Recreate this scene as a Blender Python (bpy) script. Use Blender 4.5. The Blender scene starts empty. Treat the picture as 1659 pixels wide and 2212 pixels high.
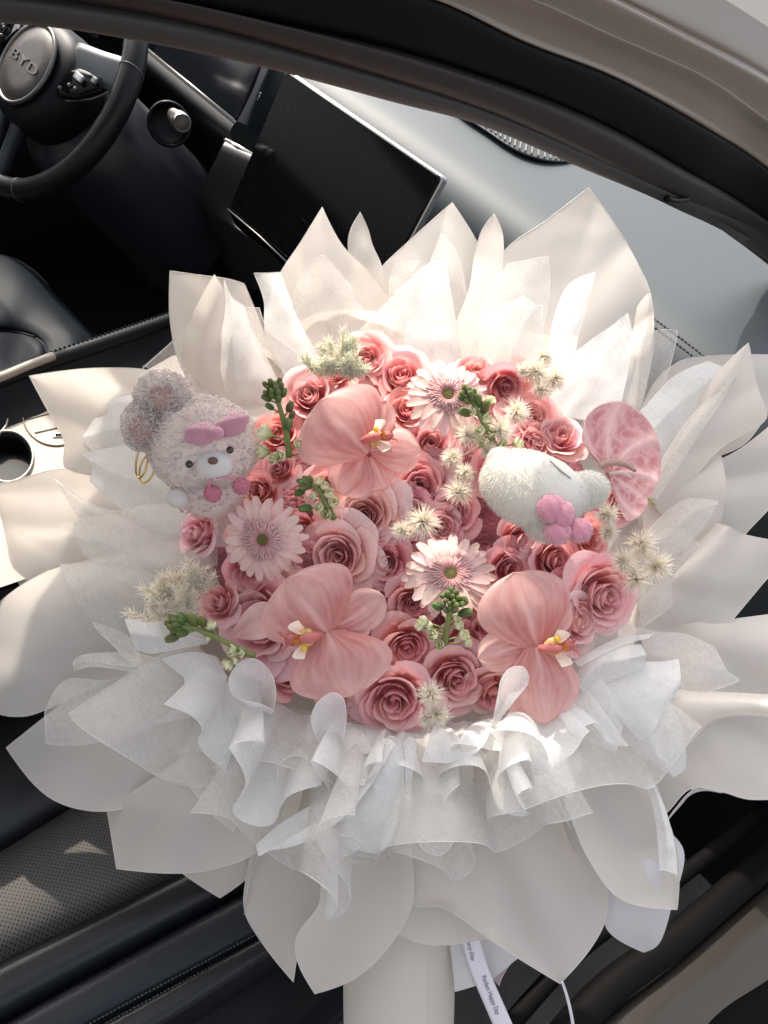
import bpy, bmesh, math, random
import numpy as np
from mathutils import Matrix, Vector, noise
rnd = random.Random(7)
sc = bpy.context.scene
col = sc.collection
R_ = math.radians

# ------------------------------------------------------------------ camera
F, CU, CV = 1664.0, 829.5, 1106.0            # focal length and centre of the photograph, in units of a 1659 x 2212 frame
Rm = np.array([[0.634, 0.72, 0.281], [-0.644, 0.291, 0.707], [0.428, -0.63, 0.648]])
_u, _s, _vt = np.linalg.svd(Rm); Rm = _u @ _vt   # rows: right, up, back of the lens in car axes (x right door, y bonnet, z up)
CAM = Rm.T @ np.array([0, 0, .75])
cam = bpy.data.objects.new('camera', bpy.data.cameras.new('camera')); col.objects.link(cam)
M = Matrix(Rm.T.tolist()).to_4x4(); M.translation = Vector(CAM); cam.matrix_world = M
cam.data.sensor_fit = 'HORIZONTAL'; cam.data.angle = 2*math.atan(829.5/F)
cam.data.clip_start = .02; cam.data.clip_end = 500
sc.camera = cam
# ------------------------------------------------------------------ light
SUN = Vector((-.70, .10, .70)).normalized()      # direction towards the sun
world = bpy.data.worlds.new("World"); sc.world = world; world.use_nodes = True
nt = world.node_tree; bg = nt.nodes['Background']
sky = nt.nodes.new('ShaderNodeTexSky'); sky.sky_type = 'NISHITA'; sky.sun_disc = False
sky.sun_elevation = math.asin(SUN.z); sky.sun_rotation = math.atan2(SUN.x, SUN.y)
sky.air_density = 1.0; sky.dust_density = 6.0; sky.ozone_density = 1.0
hs_ = nt.nodes.new('ShaderNodeHueSaturation'); hs_.inputs['Saturation'].default_value = .35     # hazy, nearly white sky
nt.links.new(sky.outputs[0], hs_.inputs['Color']); nt.links.new(hs_.outputs[0], bg.inputs[0]); bg.inputs[1].default_value = .15
sl = bpy.data.lights.new('sun', 'SUN'); sl.energy = 2.05; sl.angle = R_(.6); sl.color = (1, .91, .78)
so = bpy.data.objects.new('sun', sl); col.objects.link(so); so.rotation_euler = SUN.to_track_quat('Z', 'Y').to_euler()
sc.view_settings.view_transform = 'Standard'; sc.view_settings.look = 'None'
sc.view_settings.exposure = 1.40; sc.view_settings.gamma = 1
sc.cycles.use_denoising = True
sc.cycles.max_bounces = 10; sc.cycles.transparent_max_bounces = 16; sc.cycles.transmission_bounces = 6

# ------------------------------------------------------------------ projection of measured points into the car
def Wp(u, v, z):
    return Rm.T @ (np.array([(u-CU)/F*z, -(v-CV)/F*z, -z]) + [0, 0, .75])
def depth(v, d):
    return .75 + .15*(-(v-CV)/F*.75) - d*.01
def P(u, v, d=0.):
    """a point of the bouquet: u, v across it, d centimetres in front of its face"""
    return Wp(u, v, depth(v, d))
def hit(u, v, ax, val):
    r = Rm.T @ np.array([(u-CU)/F, -(v-CV)/F, -1.]); t = (val-CAM[ax])/r[ax]
    return CAM + t*r
def frame(u, v, d, tx=0., ty=0., rz=0.):
    """matrix of a flower: x, y along the bouquet's face, z out of it, one unit = one measured unit; tx, ty tilt its face that way"""
    n = Vector((tx, ty, 1)).normalized()
    q = Vector((0, 0, 1)).rotation_difference(n).to_matrix()
    m = Matrix(Rm.T.tolist()) @ q @ Matrix.Rotation(rz, 3, 'Z')
    s = depth(v, d)/F
    m4 = (m*s).to_4x4(); m4.translation = Vector(P(u, v, d)); return m4

# ------------------------------------------------------------------ object helpers
def tag(o, label=None, cat=None, group=None, kind=None):
    if label: o['label'] = label
    if cat: o['category'] = cat
    if group: o['group'] = group
    if kind: o['kind'] = kind
    return o
def empty(name, mat4, label, cat, group=None):
    o = bpy.data.objects.new(name, None); col.objects.link(o); o.empty_display_size = .02
    o.matrix_world = mat4 if isinstance(mat4, Matrix) else Matrix.Translation(Vector(mat4))
    return tag(o, label, cat, group)
def mesh(name, V, Fc, mat, smooth=True, tone=None):
    me = bpy.data.meshes.new(name); me.from_pydata([tuple(map(float, p)) for p in V], [], Fc)
    if smooth: me.polygons.foreach_set('use_smooth', [True]*len(me.polygons))
    if tone is not None:
        a = me.attributes.new('tone', 'FLOAT', 'POINT'); a.data.foreach_set('value', list(map(float, tone)))
    if mat: me.materials.append(mat)
    me.update(); return me
def obj(name, me, parent=None, mat4=None, color=None):
    """parent given: mat4 is local to the parent"""
    o = bpy.data.objects.new(name, me); col.objects.link(o)
    if parent is not None: o.parent = parent
    if mat4 is not None:
        if parent is not None: o.matrix_local = mat4
        else: o.matrix_world = mat4
    if color: o.color = (*color, 1)
    return o
class MB:
    def __init__(s): s.V = []; s.F = []; s.T = []
    def add(s, V, Fc, T=None):
        b = len(s.V); s.V += [tuple(p) for p in V]; s.F += [tuple(i+b for i in f) for f in Fc]
        s.T += list(T) if T is not None else [0]*len(V)
        return s
    def me(s, name, mat, smooth=True): return mesh(name, s.V, s.F, mat, smooth, s.T)
def gridfaces(nu, nv, wrap=False):
    f = []
    for i in range(nu-1):
        for j in range(nv if wrap else nv-1):
            k = (j+1) % nv
            f.append((i*nv+j, i*nv+k, (i+1)*nv+k, (i+1)*nv+j))
    return f
def crom(pts, n):
    """n points of a Catmull-Rom curve through pts"""
    p = np.array(pts, float)
    if len(p) == 1: return np.repeat(p, n, 0)
    L = np.r_[0, np.cumsum(np.linalg.norm(np.diff(p, axis=0), axis=1)**.5 + 1e-9)]
    t = np.linspace(0, L[-1], n)
    if len(p) == 2: return p[0] + (p[1]-p[0])*(t/L[-1])[:, None]
    m = np.zeros_like(p)
    m[1:-1] = (p[2:]-p[:-2])/(L[2:]-L[:-2])[:, None]
    m[0] = 2*(p[1]-p[0])/(L[1]-L[0]) - m[1] if len(p) > 2 else 0
    m[-1] = 2*(p[-1]-p[-2])/(L[-1]-L[-2]) - m[-2]
    m[0] = (m[0] + (p[1]-p[0])/(L[1]-L[0]))/2; m[-1] = (m[-1] + (p[-1]-p[-2])/(L[-1]-L[-2]))/2
    k = np.clip(np.searchsorted(L, t, 'right')-1, 0, len(p)-2)
    h = (L[k+1]-L[k]); x = (t-L[k])/h; x = x[:, None]; h = h[:, None]
    return ((2*x**3-3*x**2+1)*p[k] + (x**3-2*x**2+x)*h*m[k] + (-2*x**3+3*x**2)*p[k+1] + (x**3-x**2)*h*m[k+1])
def loft(curves, nt=24, ns=20):
    """surface through a family of curves: array (ns, nt, k)"""
    C = np.array([crom(c, nt) for c in curves])
    if len(C) == 2:
        s = np.linspace(0, 1, ns)[:, None, None]; return C[0]*(1-s)+C[1]*s
    out = np.zeros((ns, nt, C.shape[2]))
    for j in range(nt): out[:, j] = crom(C[:, j], ns)
    return out
def tube(pts, r, n=8, caps=True):
    p = np.array(pts, float); k = len(p); rr = np.broadcast_to(np.array(r, float), (k,))
    T = np.gradient(p, axis=0); T /= np.linalg.norm(T, axis=1)[:, None]+1e-12
    up = np.array([0, 0, 1.]) if abs(T[0][2]) < .9 else np.array([1., 0, 0])
    V = []; a = np.cross(T[0], up); a /= np.linalg.norm(a)
    for i in range(k):
        a = a - T[i]*(a@T[i]); a /= np.linalg.norm(a)+1e-12; b = np.cross(T[i], a)
        for j in range(n):
            th = 2*math.pi*j/n; V.append(p[i]+rr[i]*(math.cos(th)*a+math.sin(th)*b))
    Fc = gridfaces(k, n, True)
    if caps: Fc += [tuple(range(n-1, -1, -1)), tuple(range((k-1)*n, k*n))]
    return V, Fc
def ball(c, r, nu=10, nv=14, f=None):
    c = np.array(c, float); r = np.broadcast_to(np.array(r, float), (3,)); V = []
    for i in range(nu+1):
        a = math.pi*i/nu
        for j in range(nv):
            b = 2*math.pi*j/nv; d = np.array([math.sin(a)*math.cos(b), math.sin(a)*math.sin(b), math.cos(a)])
            V.append(c + d*r*(f(d) if f else 1))
    return V, gridfaces(nu+1, nv, True)
def box(c, s, bevel=0):
    bm = bmesh.new(); bmesh.ops.create_cube(bm, size=1)
    bmesh.ops.scale(bm, vec=s, verts=bm.verts); bmesh.ops.translate(bm, vec=c, verts=bm.verts)
    if bevel: bmesh.ops.bevel(bm, geom=bm.edges[:], offset=bevel, segments=3, affect='EDGES', profile=.5)
    V = [tuple(v.co) for v in bm.verts]; Fc = [tuple(v.index for v in f.verts) for f in bm.faces]; bm.free(); return V, Fc
def lathe(prof, n=32, caps=False):
    V = [(r*math.cos(2*math.pi*j/n), r*math.sin(2*math.pi*j/n), z) for r, z in prof for j in range(n)]
    Fc = gridfaces(len(prof), n, True)
    if caps: Fc.append(tuple(range((len(prof)-1)*n, len(prof)*n)))
    return V, Fc
def solid(o, th, off=0):
    m = o.modifiers.new('solid', 'SOLIDIFY'); m.thickness = th; m.offset = off; return o
def text_mesh(s, mat, size=1., extrude=0., shear=0., spacing=1.):
    cu = bpy.data.curves.new('lettering', 'FONT'); cu.body = s; cu.size = size; cu.extrude = extrude; cu.shear = shear
    cu.align_x = 'CENTER'; cu.align_y = 'CENTER'; cu.space_character = spacing; cu.resolution_u = 3
    ob = bpy.data.objects.new('lettering', cu); col.objects.link(ob)
    dg = bpy.context.evaluated_depsgraph_get(); me = bpy.data.meshes.new_from_object(ob.evaluated_get(dg))
    bpy.data.objects.remove(ob); me.materials.clear(); me.materials.append(mat); me.name = 'lettering'; return me

# ------------------------------------------------------------------ materials
def mat(name, base=(.5, .5, .5), rough=.5, metal=0., spec=.5, coat=0., sheen=0., bump=None, var=None, trans=None):
    """bump=(scale, strength, distance)   var=(scale, amount): colour mottling   trans=(colour, factor): light passing through a thin sheet"""
    m = bpy.data.materials.new(name); m.use_nodes = True; t = m.node_tree; b = t.nodes['Principled BSDF']
    b.inputs['Base Color'].default_value = (*base, 1); b.inputs['Roughness'].default_value = rough
    b.inputs['Metallic'].default_value = metal; b.inputs['Specular IOR Level'].default_value = spec
    b.inputs['Coat Weight'].default_value = coat; b.inputs['Coat Roughness'].default_value = .08
    b.inputs['Sheen Weight'].default_value = sheen
    tc = t.nodes.new('ShaderNodeTexCoord')
    if bump:
        n = t.nodes.new('ShaderNodeTexNoise'); n.inputs['Scale'].default_value = bump[0]; n.inputs['Detail'].default_value = 4
        t.links.new(tc.outputs['Object'], n.inputs['Vector'])
        bp = t.nodes.new('ShaderNodeBump'); bp.inputs['Strength'].default_value = bump[1]; bp.inputs['Distance'].default_value = bump[2]
        t.links.new(n.outputs[0], bp.inputs['Height']); t.links.new(bp.outputs[0], b.inputs['Normal'])
    if var:
        n = t.nodes.new('ShaderNodeTexNoise'); n.inputs['Scale'].default_value = var[0]; n.inputs['Detail'].default_value = 5
        t.links.new(tc.outputs['Object'], n.inputs['Vector'])
        r = t.nodes.new('ShaderNodeMapRange'); r.inputs['From Min'].default_value = .3; r.inputs['From Max'].default_value = .7
        r.inputs['To Min'].default_value = 1-var[1]; r.inputs['To Max'].default_value = 1+var[1]
        t.links.new(n.outputs[0], r.inputs[0])
        mx = t.nodes.new('ShaderNodeVectorMath'); mx.operation = 'SCALE'; mx.inputs[0].default_value = base
        t.links.new(r.outputs[0], mx.inputs['Scale']); t.links.new(mx.outputs[0], b.inputs['Base Color'])
    if trans:
        thin(m, trans[0], trans[1])
    return m
def thin(m, colr, fac, alpha=None):
    t = m.node_tree; b = t.nodes['Principled BSDF']; out = t.nodes['Material Output']
    tr = t.nodes.new('ShaderNodeBsdfTranslucent'); tr.inputs[0].default_value = (*colr, 1)
    mx = t.nodes.new('ShaderNodeMixShader'); mx.inputs[0].default_value = fac
    t.links.new(b.outputs[0], mx.inputs[1]); t.links.new(tr.outputs[0], mx.inputs[2]); t.links.new(mx.outputs[0], out.inputs[0])
    return mx, tr
def petal_mat(name, deep, pale, tfac=.35, vein=0., rough=.55, lo=0., hi=1.):
    """flower petal: colour runs from its base to its edge along the attribute tone, tinted by the object's colour"""
    m = mat(name, pale, rough, spec=.3, sheen=.15); t = m.node_tree; b = t.nodes['Principled BSDF']
    at = t.nodes.new('ShaderNodeAttribute'); at.attribute_name = 'tone'
    r = t.nodes.new('ShaderNodeValToRGB'); r.color_ramp.elements[0].position = lo; r.color_ramp.elements[1].position = hi
    r.color_ramp.elements[0].color = (*deep, 1); r.color_ramp.elements[1].color = (*pale, 1)
    t.links.new(at.outputs['Fac'], r.inputs[0])
    oi = t.nodes.new('ShaderNodeObjectInfo'); mu = t.nodes.new('ShaderNodeMix'); mu.data_type = 'RGBA'; mu.blend_type = 'MULTIPLY'
    mu.inputs['Factor'].default_value = 1
    t.links.new(r.outputs[0], mu.inputs['A']); t.links.new(oi.outputs['Color'], mu.inputs['B'])
    n = t.nodes.new('ShaderNodeTexNoise'); n.inputs['Scale'].default_value = 9.; n.inputs['Detail'].default_value = 6
    tc = t.nodes.new('ShaderNodeTexCoord'); t.links.new(tc.outputs['Object'], n.inputs['Vector'])
    if name != 'rose_petal': n.inputs['Scale'].default_value = .05
    mr = t.nodes.new('ShaderNodeMapRange'); mr.inputs['To Min'].default_value = .86; mr.inputs['To Max'].default_value = 1.14
    t.links.new(n.outputs[0], mr.inputs[0])
    sca = t.nodes.new('ShaderNodeVectorMath'); sca.operation = 'SCALE'
    t.links.new(mu.outputs['Result'], sca.inputs[0]); t.links.new(mr.outputs[0], sca.inputs['Scale'])
    t.links.new(sca.outputs[0], b.inputs['Base Color'])
    bp = t.nodes.new('ShaderNodeBump'); bp.inputs['Strength'].default_value = .25; bp.inputs['Distance'].default_value = .0006
    t.links.new(n.outputs[0], bp.inputs['Height']); t.links.new(bp.outputs[0], b.inputs['Normal'])
    mx, tr = thin(m, pale, tfac); t.links.new(sca.outputs[0], tr.inputs[0])
    return m
def tissue_mat(name, base, alpha, tfac):
    """non-woven tissue: white fibres, partly see-through"""
    m = mat(name, base, .7, spec=.25, sheen=.3); t = m.node_tree; b = t.nodes['Principled BSDF']; out = t.nodes['Material Output']
    mx, tr = thin(m, base, tfac)
    tc = t.nodes.new('ShaderNodeTexCoord'); mp = t.nodes.new('ShaderNodeMapping'); mp.inputs['Scale'].default_value = (90, 420, 260)
    mp.inputs['Rotation'].default_value = (.4, .7, .3)
    t.links.new(tc.outputs['Object'], mp.inputs[0])
    n = t.nodes.new('ShaderNodeTexNoise'); n.inputs['Scale'].default_value = 1; n.inputs['Detail'].default_value = 4; n.inputs['Distortion'].default_value = 2.5
    t.links.new(mp.outputs[0], n.inputs['Vector'])
    n2 = t.nodes.new('ShaderNodeTexNoise'); n2.inputs['Scale'].default_value = 28; n2.inputs['Detail'].default_value = 3
    t.links.new(tc.outputs['Object'], n2.inputs['Vector'])
    ad = t.nodes.new('ShaderNodeMath'); ad.operation = 'MULTIPLY_ADD'; ad.inputs[1].default_value = .6
    t.links.new(n2.outputs[0], ad.inputs[0]); t.links.new(n.outputs[0], ad.inputs[2])
    r = t.nodes.new('ShaderNodeMapRange'); r.inputs['From Min'].default_value = .55; r.inputs['From Max'].default_value = 1.0
    r.inputs['To Min'].default_value = max(0, alpha-.09); r.inputs['To Max'].default_value = min(1, alpha+.09)
    t.links.new(ad.outputs[0], r.inputs[0])
    tp = t.nodes.new('ShaderNodeBsdfTransparent'); m2 = t.nodes.new('ShaderNodeMixShader')
    t.links.new(r.outputs[0], m2.inputs[0]); t.links.new(tp.outputs[0], m2.inputs[1]); t.links.new(mx.outputs[0], m2.inputs[2])
    t.links.new(m2.outputs[0], out.inputs[0])
    bp = t.nodes.new('ShaderNodeBump'); bp.inputs['Strength'].default_value = .16; bp.inputs['Distance'].default_value = .0006
    t.links.new(n.outputs[0], bp.inputs['Height']); t.links.new(bp.outputs[0], b.inputs['Normal'])
    return m
def leather(name, base, rough=.42, dots=False, spec=.26):
    m = mat(name, base, rough, spec=spec); t = m.node_tree; b = t.nodes['Principled BSDF']; tc = t.nodes.new('ShaderNodeTexCoord')
    vo = t.nodes.new('ShaderNodeTexVoronoi'); vo.inputs['Scale'].default_value = 900; t.links.new(tc.outputs['Object'], vo.inputs['Vector'])
    bp = t.nodes.new('ShaderNodeBump'); bp.inputs['Strength'].default_value = .2; bp.inputs['Distance'].default_value = .0006
    t.links.new(vo.outputs[0], bp.inputs['Height']); t.links.new(bp.outputs[0], b.inputs['Normal'])
    if dots:                                     # punched holes in a diagonal grid
        mp = t.nodes.new('ShaderNodeMapping'); mp.inputs['Rotation'].default_value = (0, 0, R_(45)); mp.inputs['Scale'].default_value = (290, 290, 0)
        t.links.new(tc.outputs['Object'], mp.inputs[0])
        fr = t.nodes.new('ShaderNodeVectorMath'); fr.operation = 'FRACTION'; t.links.new(mp.outputs[0], fr.inputs[0])
        sb = t.nodes.new('ShaderNodeVectorMath'); sb.operation = 'SUBTRACT'; sb.inputs[1].default_value = (.5, .5, 0); t.links.new(fr.outputs[0], sb.inputs[0])
        ln = t.nodes.new('ShaderNodeVectorMath'); ln.operation = 'LENGTH'; t.links.new(sb.outputs[0], ln.inputs[0])
        st = t.nodes.new('ShaderNodeMapRange'); st.inputs['From Min'].default_value = .17; st.inputs['From Max'].default_value = .25
        t.links.new(ln.outputs['Value'], st.inputs[0])
        mx = t.nodes.new('ShaderNodeMix'); mx.data_type = 'RGBA'; mx.inputs['A'].default_value = (.006, .006, .007, 1); mx.inputs['B'].default_value = (*base, 1)
        t.links.new(st.outputs[0], mx.inputs['Factor']); t.links.new(mx.outputs['Result'], b.inputs['Base Color'])
    return m

PAPER = mat('wrapping_paper', (.78, .722, .665), .5, spec=.3, bump=(60, .06, .002), trans=((.84, .77, .69), .46))
PAPER2 = mat('wrapping_paper_lilac', (.72, .68, .69), .55, spec=.3, bump=(60, .06, .002), trans=((.75, .70, .68), .25))
TISSUE = tissue_mat('tissue', (.90, .87, .83), .42, .5)
TISSUE2 = tissue_mat('tissue_dense', (.89, .88, .86), .74, .36)
ROSE = petal_mat('rose_petal', (.78, .23, .24), (.97, .69, .67), .28, lo=.15, hi=.95)
ORCH = petal_mat('orchid_petal', (.66, .25, .23), (.90, .57, .52), .38, lo=0, hi=.7)  # petal gradient, contrast raised to imitate lit and shaded parts
GERB = petal_mat('gerbera_petal', (.72, .40, .39), (.88, .66, .60), .3, lo=0, hi=.6)
FLOR = petal_mat('gerbera_floret', (.60, .22, .24), (.86, .58, .55), .25, lo=0, hi=1)
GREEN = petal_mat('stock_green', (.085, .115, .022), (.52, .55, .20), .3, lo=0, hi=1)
CREAMB = petal_mat('stock_bud', (.36, .42, .12), (.84, .81, .56), .3, lo=0, hi=.8)
FERN = petal_mat('bleached_fern', (.92, .84, .68), (.97, .93, .85), .55, lo=0, hi=.6)
FERNG = petal_mat('pale_green_fern', (.90, .85, .68), (.90, .90, .80), .55, lo=0, hi=.6)
LIPY = mat('orchid_throat', (.80, .52, .22), .5, var=(.12, .5), trans=((.8, .5, .2), .25))
YELL = mat('orchid_yellow', (.80, .55, .04), .5)
DISC = mat('gerbera_disc', (.30, .26, .08), .8, bump=(90, .8, .002))
BLACKP = mat('black_plastic', (.003, .0035, .005), .42, spec=.15, bump=(500, .15, .0006))
BLACKS = mat('black_soft', (.005, .006, .008), .5, spec=.18, bump=(700, .2, .0006))
GLOSS = mat('screen_glass', (.003, .003, .004), .08, spec=.10)
def dust(m, scale=170, thr=.055):
    t = m.node_tree; b = t.nodes['Principled BSDF']; tc = t.nodes.new('ShaderNodeTexCoord'); vo = t.nodes.new('ShaderNodeTexVoronoi'); vo.inputs['Scale'].default_value = scale
    t.links.new(tc.outputs['Object'], vo.inputs['Vector']); n = t.nodes.new('ShaderNodeTexNoise'); n.inputs['Scale'].default_value = 9; t.links.new(tc.outputs['Object'], n.inputs['Vector'])
    ma = t.nodes.new('ShaderNodeMath'); ma.operation = 'MULTIPLY'; ma.inputs[1].default_value = thr*2.6; t.links.new(n.outputs[0], ma.inputs[0])
    lt = t.nodes.new('ShaderNodeMath'); lt.operation = 'LESS_THAN'; t.links.new(vo.outputs['Distance'], lt.inputs[0]); t.links.new(ma.outputs[0], lt.inputs[1])
    mx = t.nodes.new('ShaderNodeMix'); mx.data_type = 'RGBA'; mx.inputs['A'].default_value = b.inputs['Base Color'].default_value[:]; mx.inputs['B'].default_value = (.10, .095, .085, 1)
    t.links.new(lt.outputs[0], mx.inputs['Factor']); t.links.new(mx.outputs['Result'], b.inputs['Base Color'])
dust(GLOSS)
CHROME = mat('brushed_metal', (.62, .60, .57), .28, metal=1.)
GOLD = mat('gold_wire', (.62, .45, .16), .25, metal=1.)
LEATH = leather('black_leather', (.007, .008, .010), .36, spec=.42)
LEATHB = leather('blue_grey_leather', (.0075, .0105, .0145), .55, spec=.14)
PERF = leather('perforated_leather', (.095, .088, .080), .5, dots=True)
STEER = leather('steering_leather', (.006, .007, .008), .36)
DASHM = mat('dash_pad', (.056, .065, .071), .56, spec=.32, bump=(900, .25, .0006))
BEIGE = mat('console_beige', (.31, .265, .22), .45, spec=.4, bump=(600, .1, .0005))
CHAMP = mat('champagne_paint', (.215, .162, .122), .42, metal=.25, coat=.25, bump=(1500, .05, .0002))
RUBBER = mat('door_rubber', (.0035, .0032, .0034), .65, spec=.10)
TRIM = mat('pillar_trim', (.026, .019, .017), .55, spec=.25, bump=(900, .2, .0005))
FABRIC = mat('pillar_fabric', (.06, .055, .05), .9, bump=(1400, .5, .0008))
THREAD = mat('thread', (.33, .33, .33), .8)
INK = mat('ink', (.10, .07, .09), .6)

# ================================================================== CAR
def wp_curve(pts, default):
    """[(u, v, depth)] to points of the car"""
    return [Wp(*p) if len(p) == 3 else Wp(p[0], p[1], default) for p in pts]
def loft_obj(name, curves, m, parent=None, nt=40, ns=10, thick=None):
    A = loft(curves, nt, ns); me = mesh(name, A.reshape(-1, 3), gridfaces(A.shape[0], A.shape[1]), m)
    o = obj(name, me, parent)
    if thick: solid(o, thick, 0)
    return o
EYE = Matrix.Identity(4)

# --- ground and cabin floor
gb = MB(); gb.add([(-60, -60, -1.02), (60, -60, -1.02), (60, 60, -1.02), (-60, 60, -1.02)], [(0, 1, 2, 3)])
tag(obj('ground', gb.me('ground', mat('asphalt', (.06, .058, .055), .9, bump=(40, .5, .01), var=(8, .25)), False)), 'grey asphalt ground under the car', 'ground', kind='structure')
fb = MB(); fb.add(*box((-.70, .1, -.72), (1.96, 2.6, .06), .01))
tag(obj('car_floor', fb.me('car_floor', BLACKS)), 'black carpeted floor of the car cabin', 'floor', kind='structure')

# --- dashboard
dash = empty('dashboard', (-.5, .7, -.1), 'wide dashboard with pale sunlit top pad under the windscreen', 'dashboard')
def local(parent, o):
    o.matrix_parent_inverse = parent.matrix_world.inverted() if False else Matrix.Translation(-parent.matrix_world.translation); return o
def part(name, me, parent, m4=None):
    """part of a thing whose Empty is only translated; mesh given in car coordinates"""
    o = bpy.data.objects.new(name, me); col.objects.link(o); o.parent = parent
    o.matrix_parent_inverse = parent.matrix_world.inverted()
    if m4 is not None: o.matrix_basis = m4
    return o
ZD = .08
prof = [(.70, -.30), (.630, -.12), (.600, -.05), (.592, .0), (.606, .038), (.640, .066), (.69, .079), (.74, ZD+.003), (.80, ZD+.006), (.9, ZD+.012), (1.2, ZD+.02), (1.6, ZD+.01)]
pc = crom([(0, y, z) for y, z in prof], 50)
def dash_x(i, p):
    x = -1.75 + 2.45*i/40; k = max(0, (x+.05))
    return (x, p[1]-.10*k**2 - .03*math.sin(x*2.2), p[2]-.03*k)
V = [dash_x(i, p) for i in range(41) for p in pc]
part('top_pad', mesh('top_pad', V, gridfaces(41, 50), DASHM), dash)
b = MB(); b.add(*box((-.55, 1.12, -.42), (2.4, .9, .72), .02)); part('lower_body', b.me('lower_body', BLACKP), dash)
# two rows of stitches along the rear edge, one object per row of thread
for off in (.004, .012):
    b = MB()
    for i in range(105):
        x0 = -.20+i*.0068; k = max(0, x0+.05)
        y = .612+off-.10*k**2-.03*math.sin(x0*2.2); z = float(np.interp(.612+off, [q[1] for q in pc[12:]], [q[2] for q in pc[12:]]))+.0006-.03*k
        b.add(*tube([(x0, y, z-.001), (x0+.0022, y, z+.0010), (x0+.0050, y, z-.001)], .0009, 5))
    part('stitching', b.me('stitching', mat('dark_thread', (.03, .03, .03), .8)), dash)['kind'] = 'stuff'
# lens-shaped defroster outlet with its slats
vent_bot = [(964, 227), (1005, 258), (1054, 290), (1092, 316), (1129, 336), (1179, 351), (1229, 352), (1268, 340), (1310, 315)]
vent_top = [(964, 227), (1020, 232), (1090, 240), (1150, 250), (1200, 262), (1240, 275), (1280, 292), (1300, 303), (1310, 315)]
VT = [hit(u, v, 2, ZD+.012) for u, v in vent_top]; VBt = [hit(u, v, 2, ZD+.012) for u, v in vent_bot]
a1 = crom(VT, 40); a2 = crom(VBt, 40)
lift = np.array([0, 0, .004])
b = MB(); A = loft([a1+lift, a2+lift], 40, 6); b.add(A.reshape(-1, 3), gridfaces(6, 40))
vent = part('defroster_vent', b.me('defroster_vent', mat('vent_black', (.02, .022, .024), .6)), dash)
b = MB(); b.add(*tube(np.r_[a2+lift*1.1, a1[::-1]+lift*1.1], .0022, 6, False)); part('vent_rim', b.me('vent_rim', DASHM), dash)
SLAT = mat('vent_slat', (.13, .13, .128), .55)
q1 = crom(VT, 37); q2 = crom(VBt, 37)
for i in range(1, 36):
    p, q = q1[i]+lift*1.6, q2[i]+lift*1.6
    # slats run across the outlet, leaning a little
    d = (q-p); w = np.cross(d, [0, 0, 1.]); w /= np.linalg.norm(w)+1e-9; w *= .0015
    h = np.array([0, 0, .004])
    me = mesh('slat', [p-w, p+w, q+w, q-w, p-w+h, p+w+h, q+w+h, q-w+h], [(0, 1, 2, 3), (7, 6, 5, 4), (0, 4, 5, 1), (1, 5, 6, 2), (2, 6, 7, 3), (3, 7, 4, 0)], SLAT, False)
    o = bpy.data.objects.new('slat', me); col.objects.link(o); o.parent = vent

# --- wide touch screen floating before the dash
TL = Wp(617, 148, 1.12); TRp = TL+np.array([.3415, 0, 0]); dn = np.array([0, -.062, -.207]); nrm = np.cross([1., 0, 0], dn); nrm /= np.linalg.norm(nrm)
if nrm[1] > 0: nrm = -nrm
def quad_panel(name, o, ex, ey, n, th, m, parent, inset=0., r=.006):
    """rounded slab: corner o, edges ex, ey, outward normal n"""
    lx, ly = np.linalg.norm(ex), np.linalg.norm(ey); x, y = ex/lx, ey/ly; V = []
    out = []
    for cx, cy, a0 in ((lx-r-inset, r+inset, -90), (lx-r-inset, ly-r-inset, 0), (r+inset, ly-r-inset, 90), (r+inset, r+inset, 180)):
        for k in range(6):
            a = R_(a0+18*k); out.append((cx+r*math.cos(a), cy+r*math.sin(a)))
    k = len(out); lay = [(0, -th), (0, -.0012), (.0012, 0)]
    for ins, h in lay:
        for px, py in out:
            fx = (px-lx/2)*(1-2*ins/lx)+lx/2; fy = (py-ly/2)*(1-2*ins/ly)+ly/2
            V.append(o+x*fx+y*fy+n*h)
    Fc = gridfaces(3, k, True)+[tuple(range(k-1, -1, -1)), tuple(range(2*k, 3*k))]
    return part(name, mesh(name, V, Fc, m, False), parent)
scr = empty('touch_screen', TL, 'wide black landscape touch screen standing off the dashboard, switched off', 'screen')
quad_panel('screen_housing', TL-nrm*.004, TRp-TL, dn, nrm, .011, mat('screen_edge', (.42, .43, .44), .3, metal=.8), scr)
quad_panel('display_glass', TL, TRp-TL, dn, nrm, .0035, GLOSS, scr, inset=.0022)
b = MB(); b.add(*tube([TL+(TRp-TL)*.5+dn*.6-nrm*.015, TL+(TRp-TL)*.5+dn*.8-nrm*.12+np.array([0, 0, -.03])], .035, 12)); part('screen_bracket', b.me('screen_bracket', BLACKP), scr)

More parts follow.
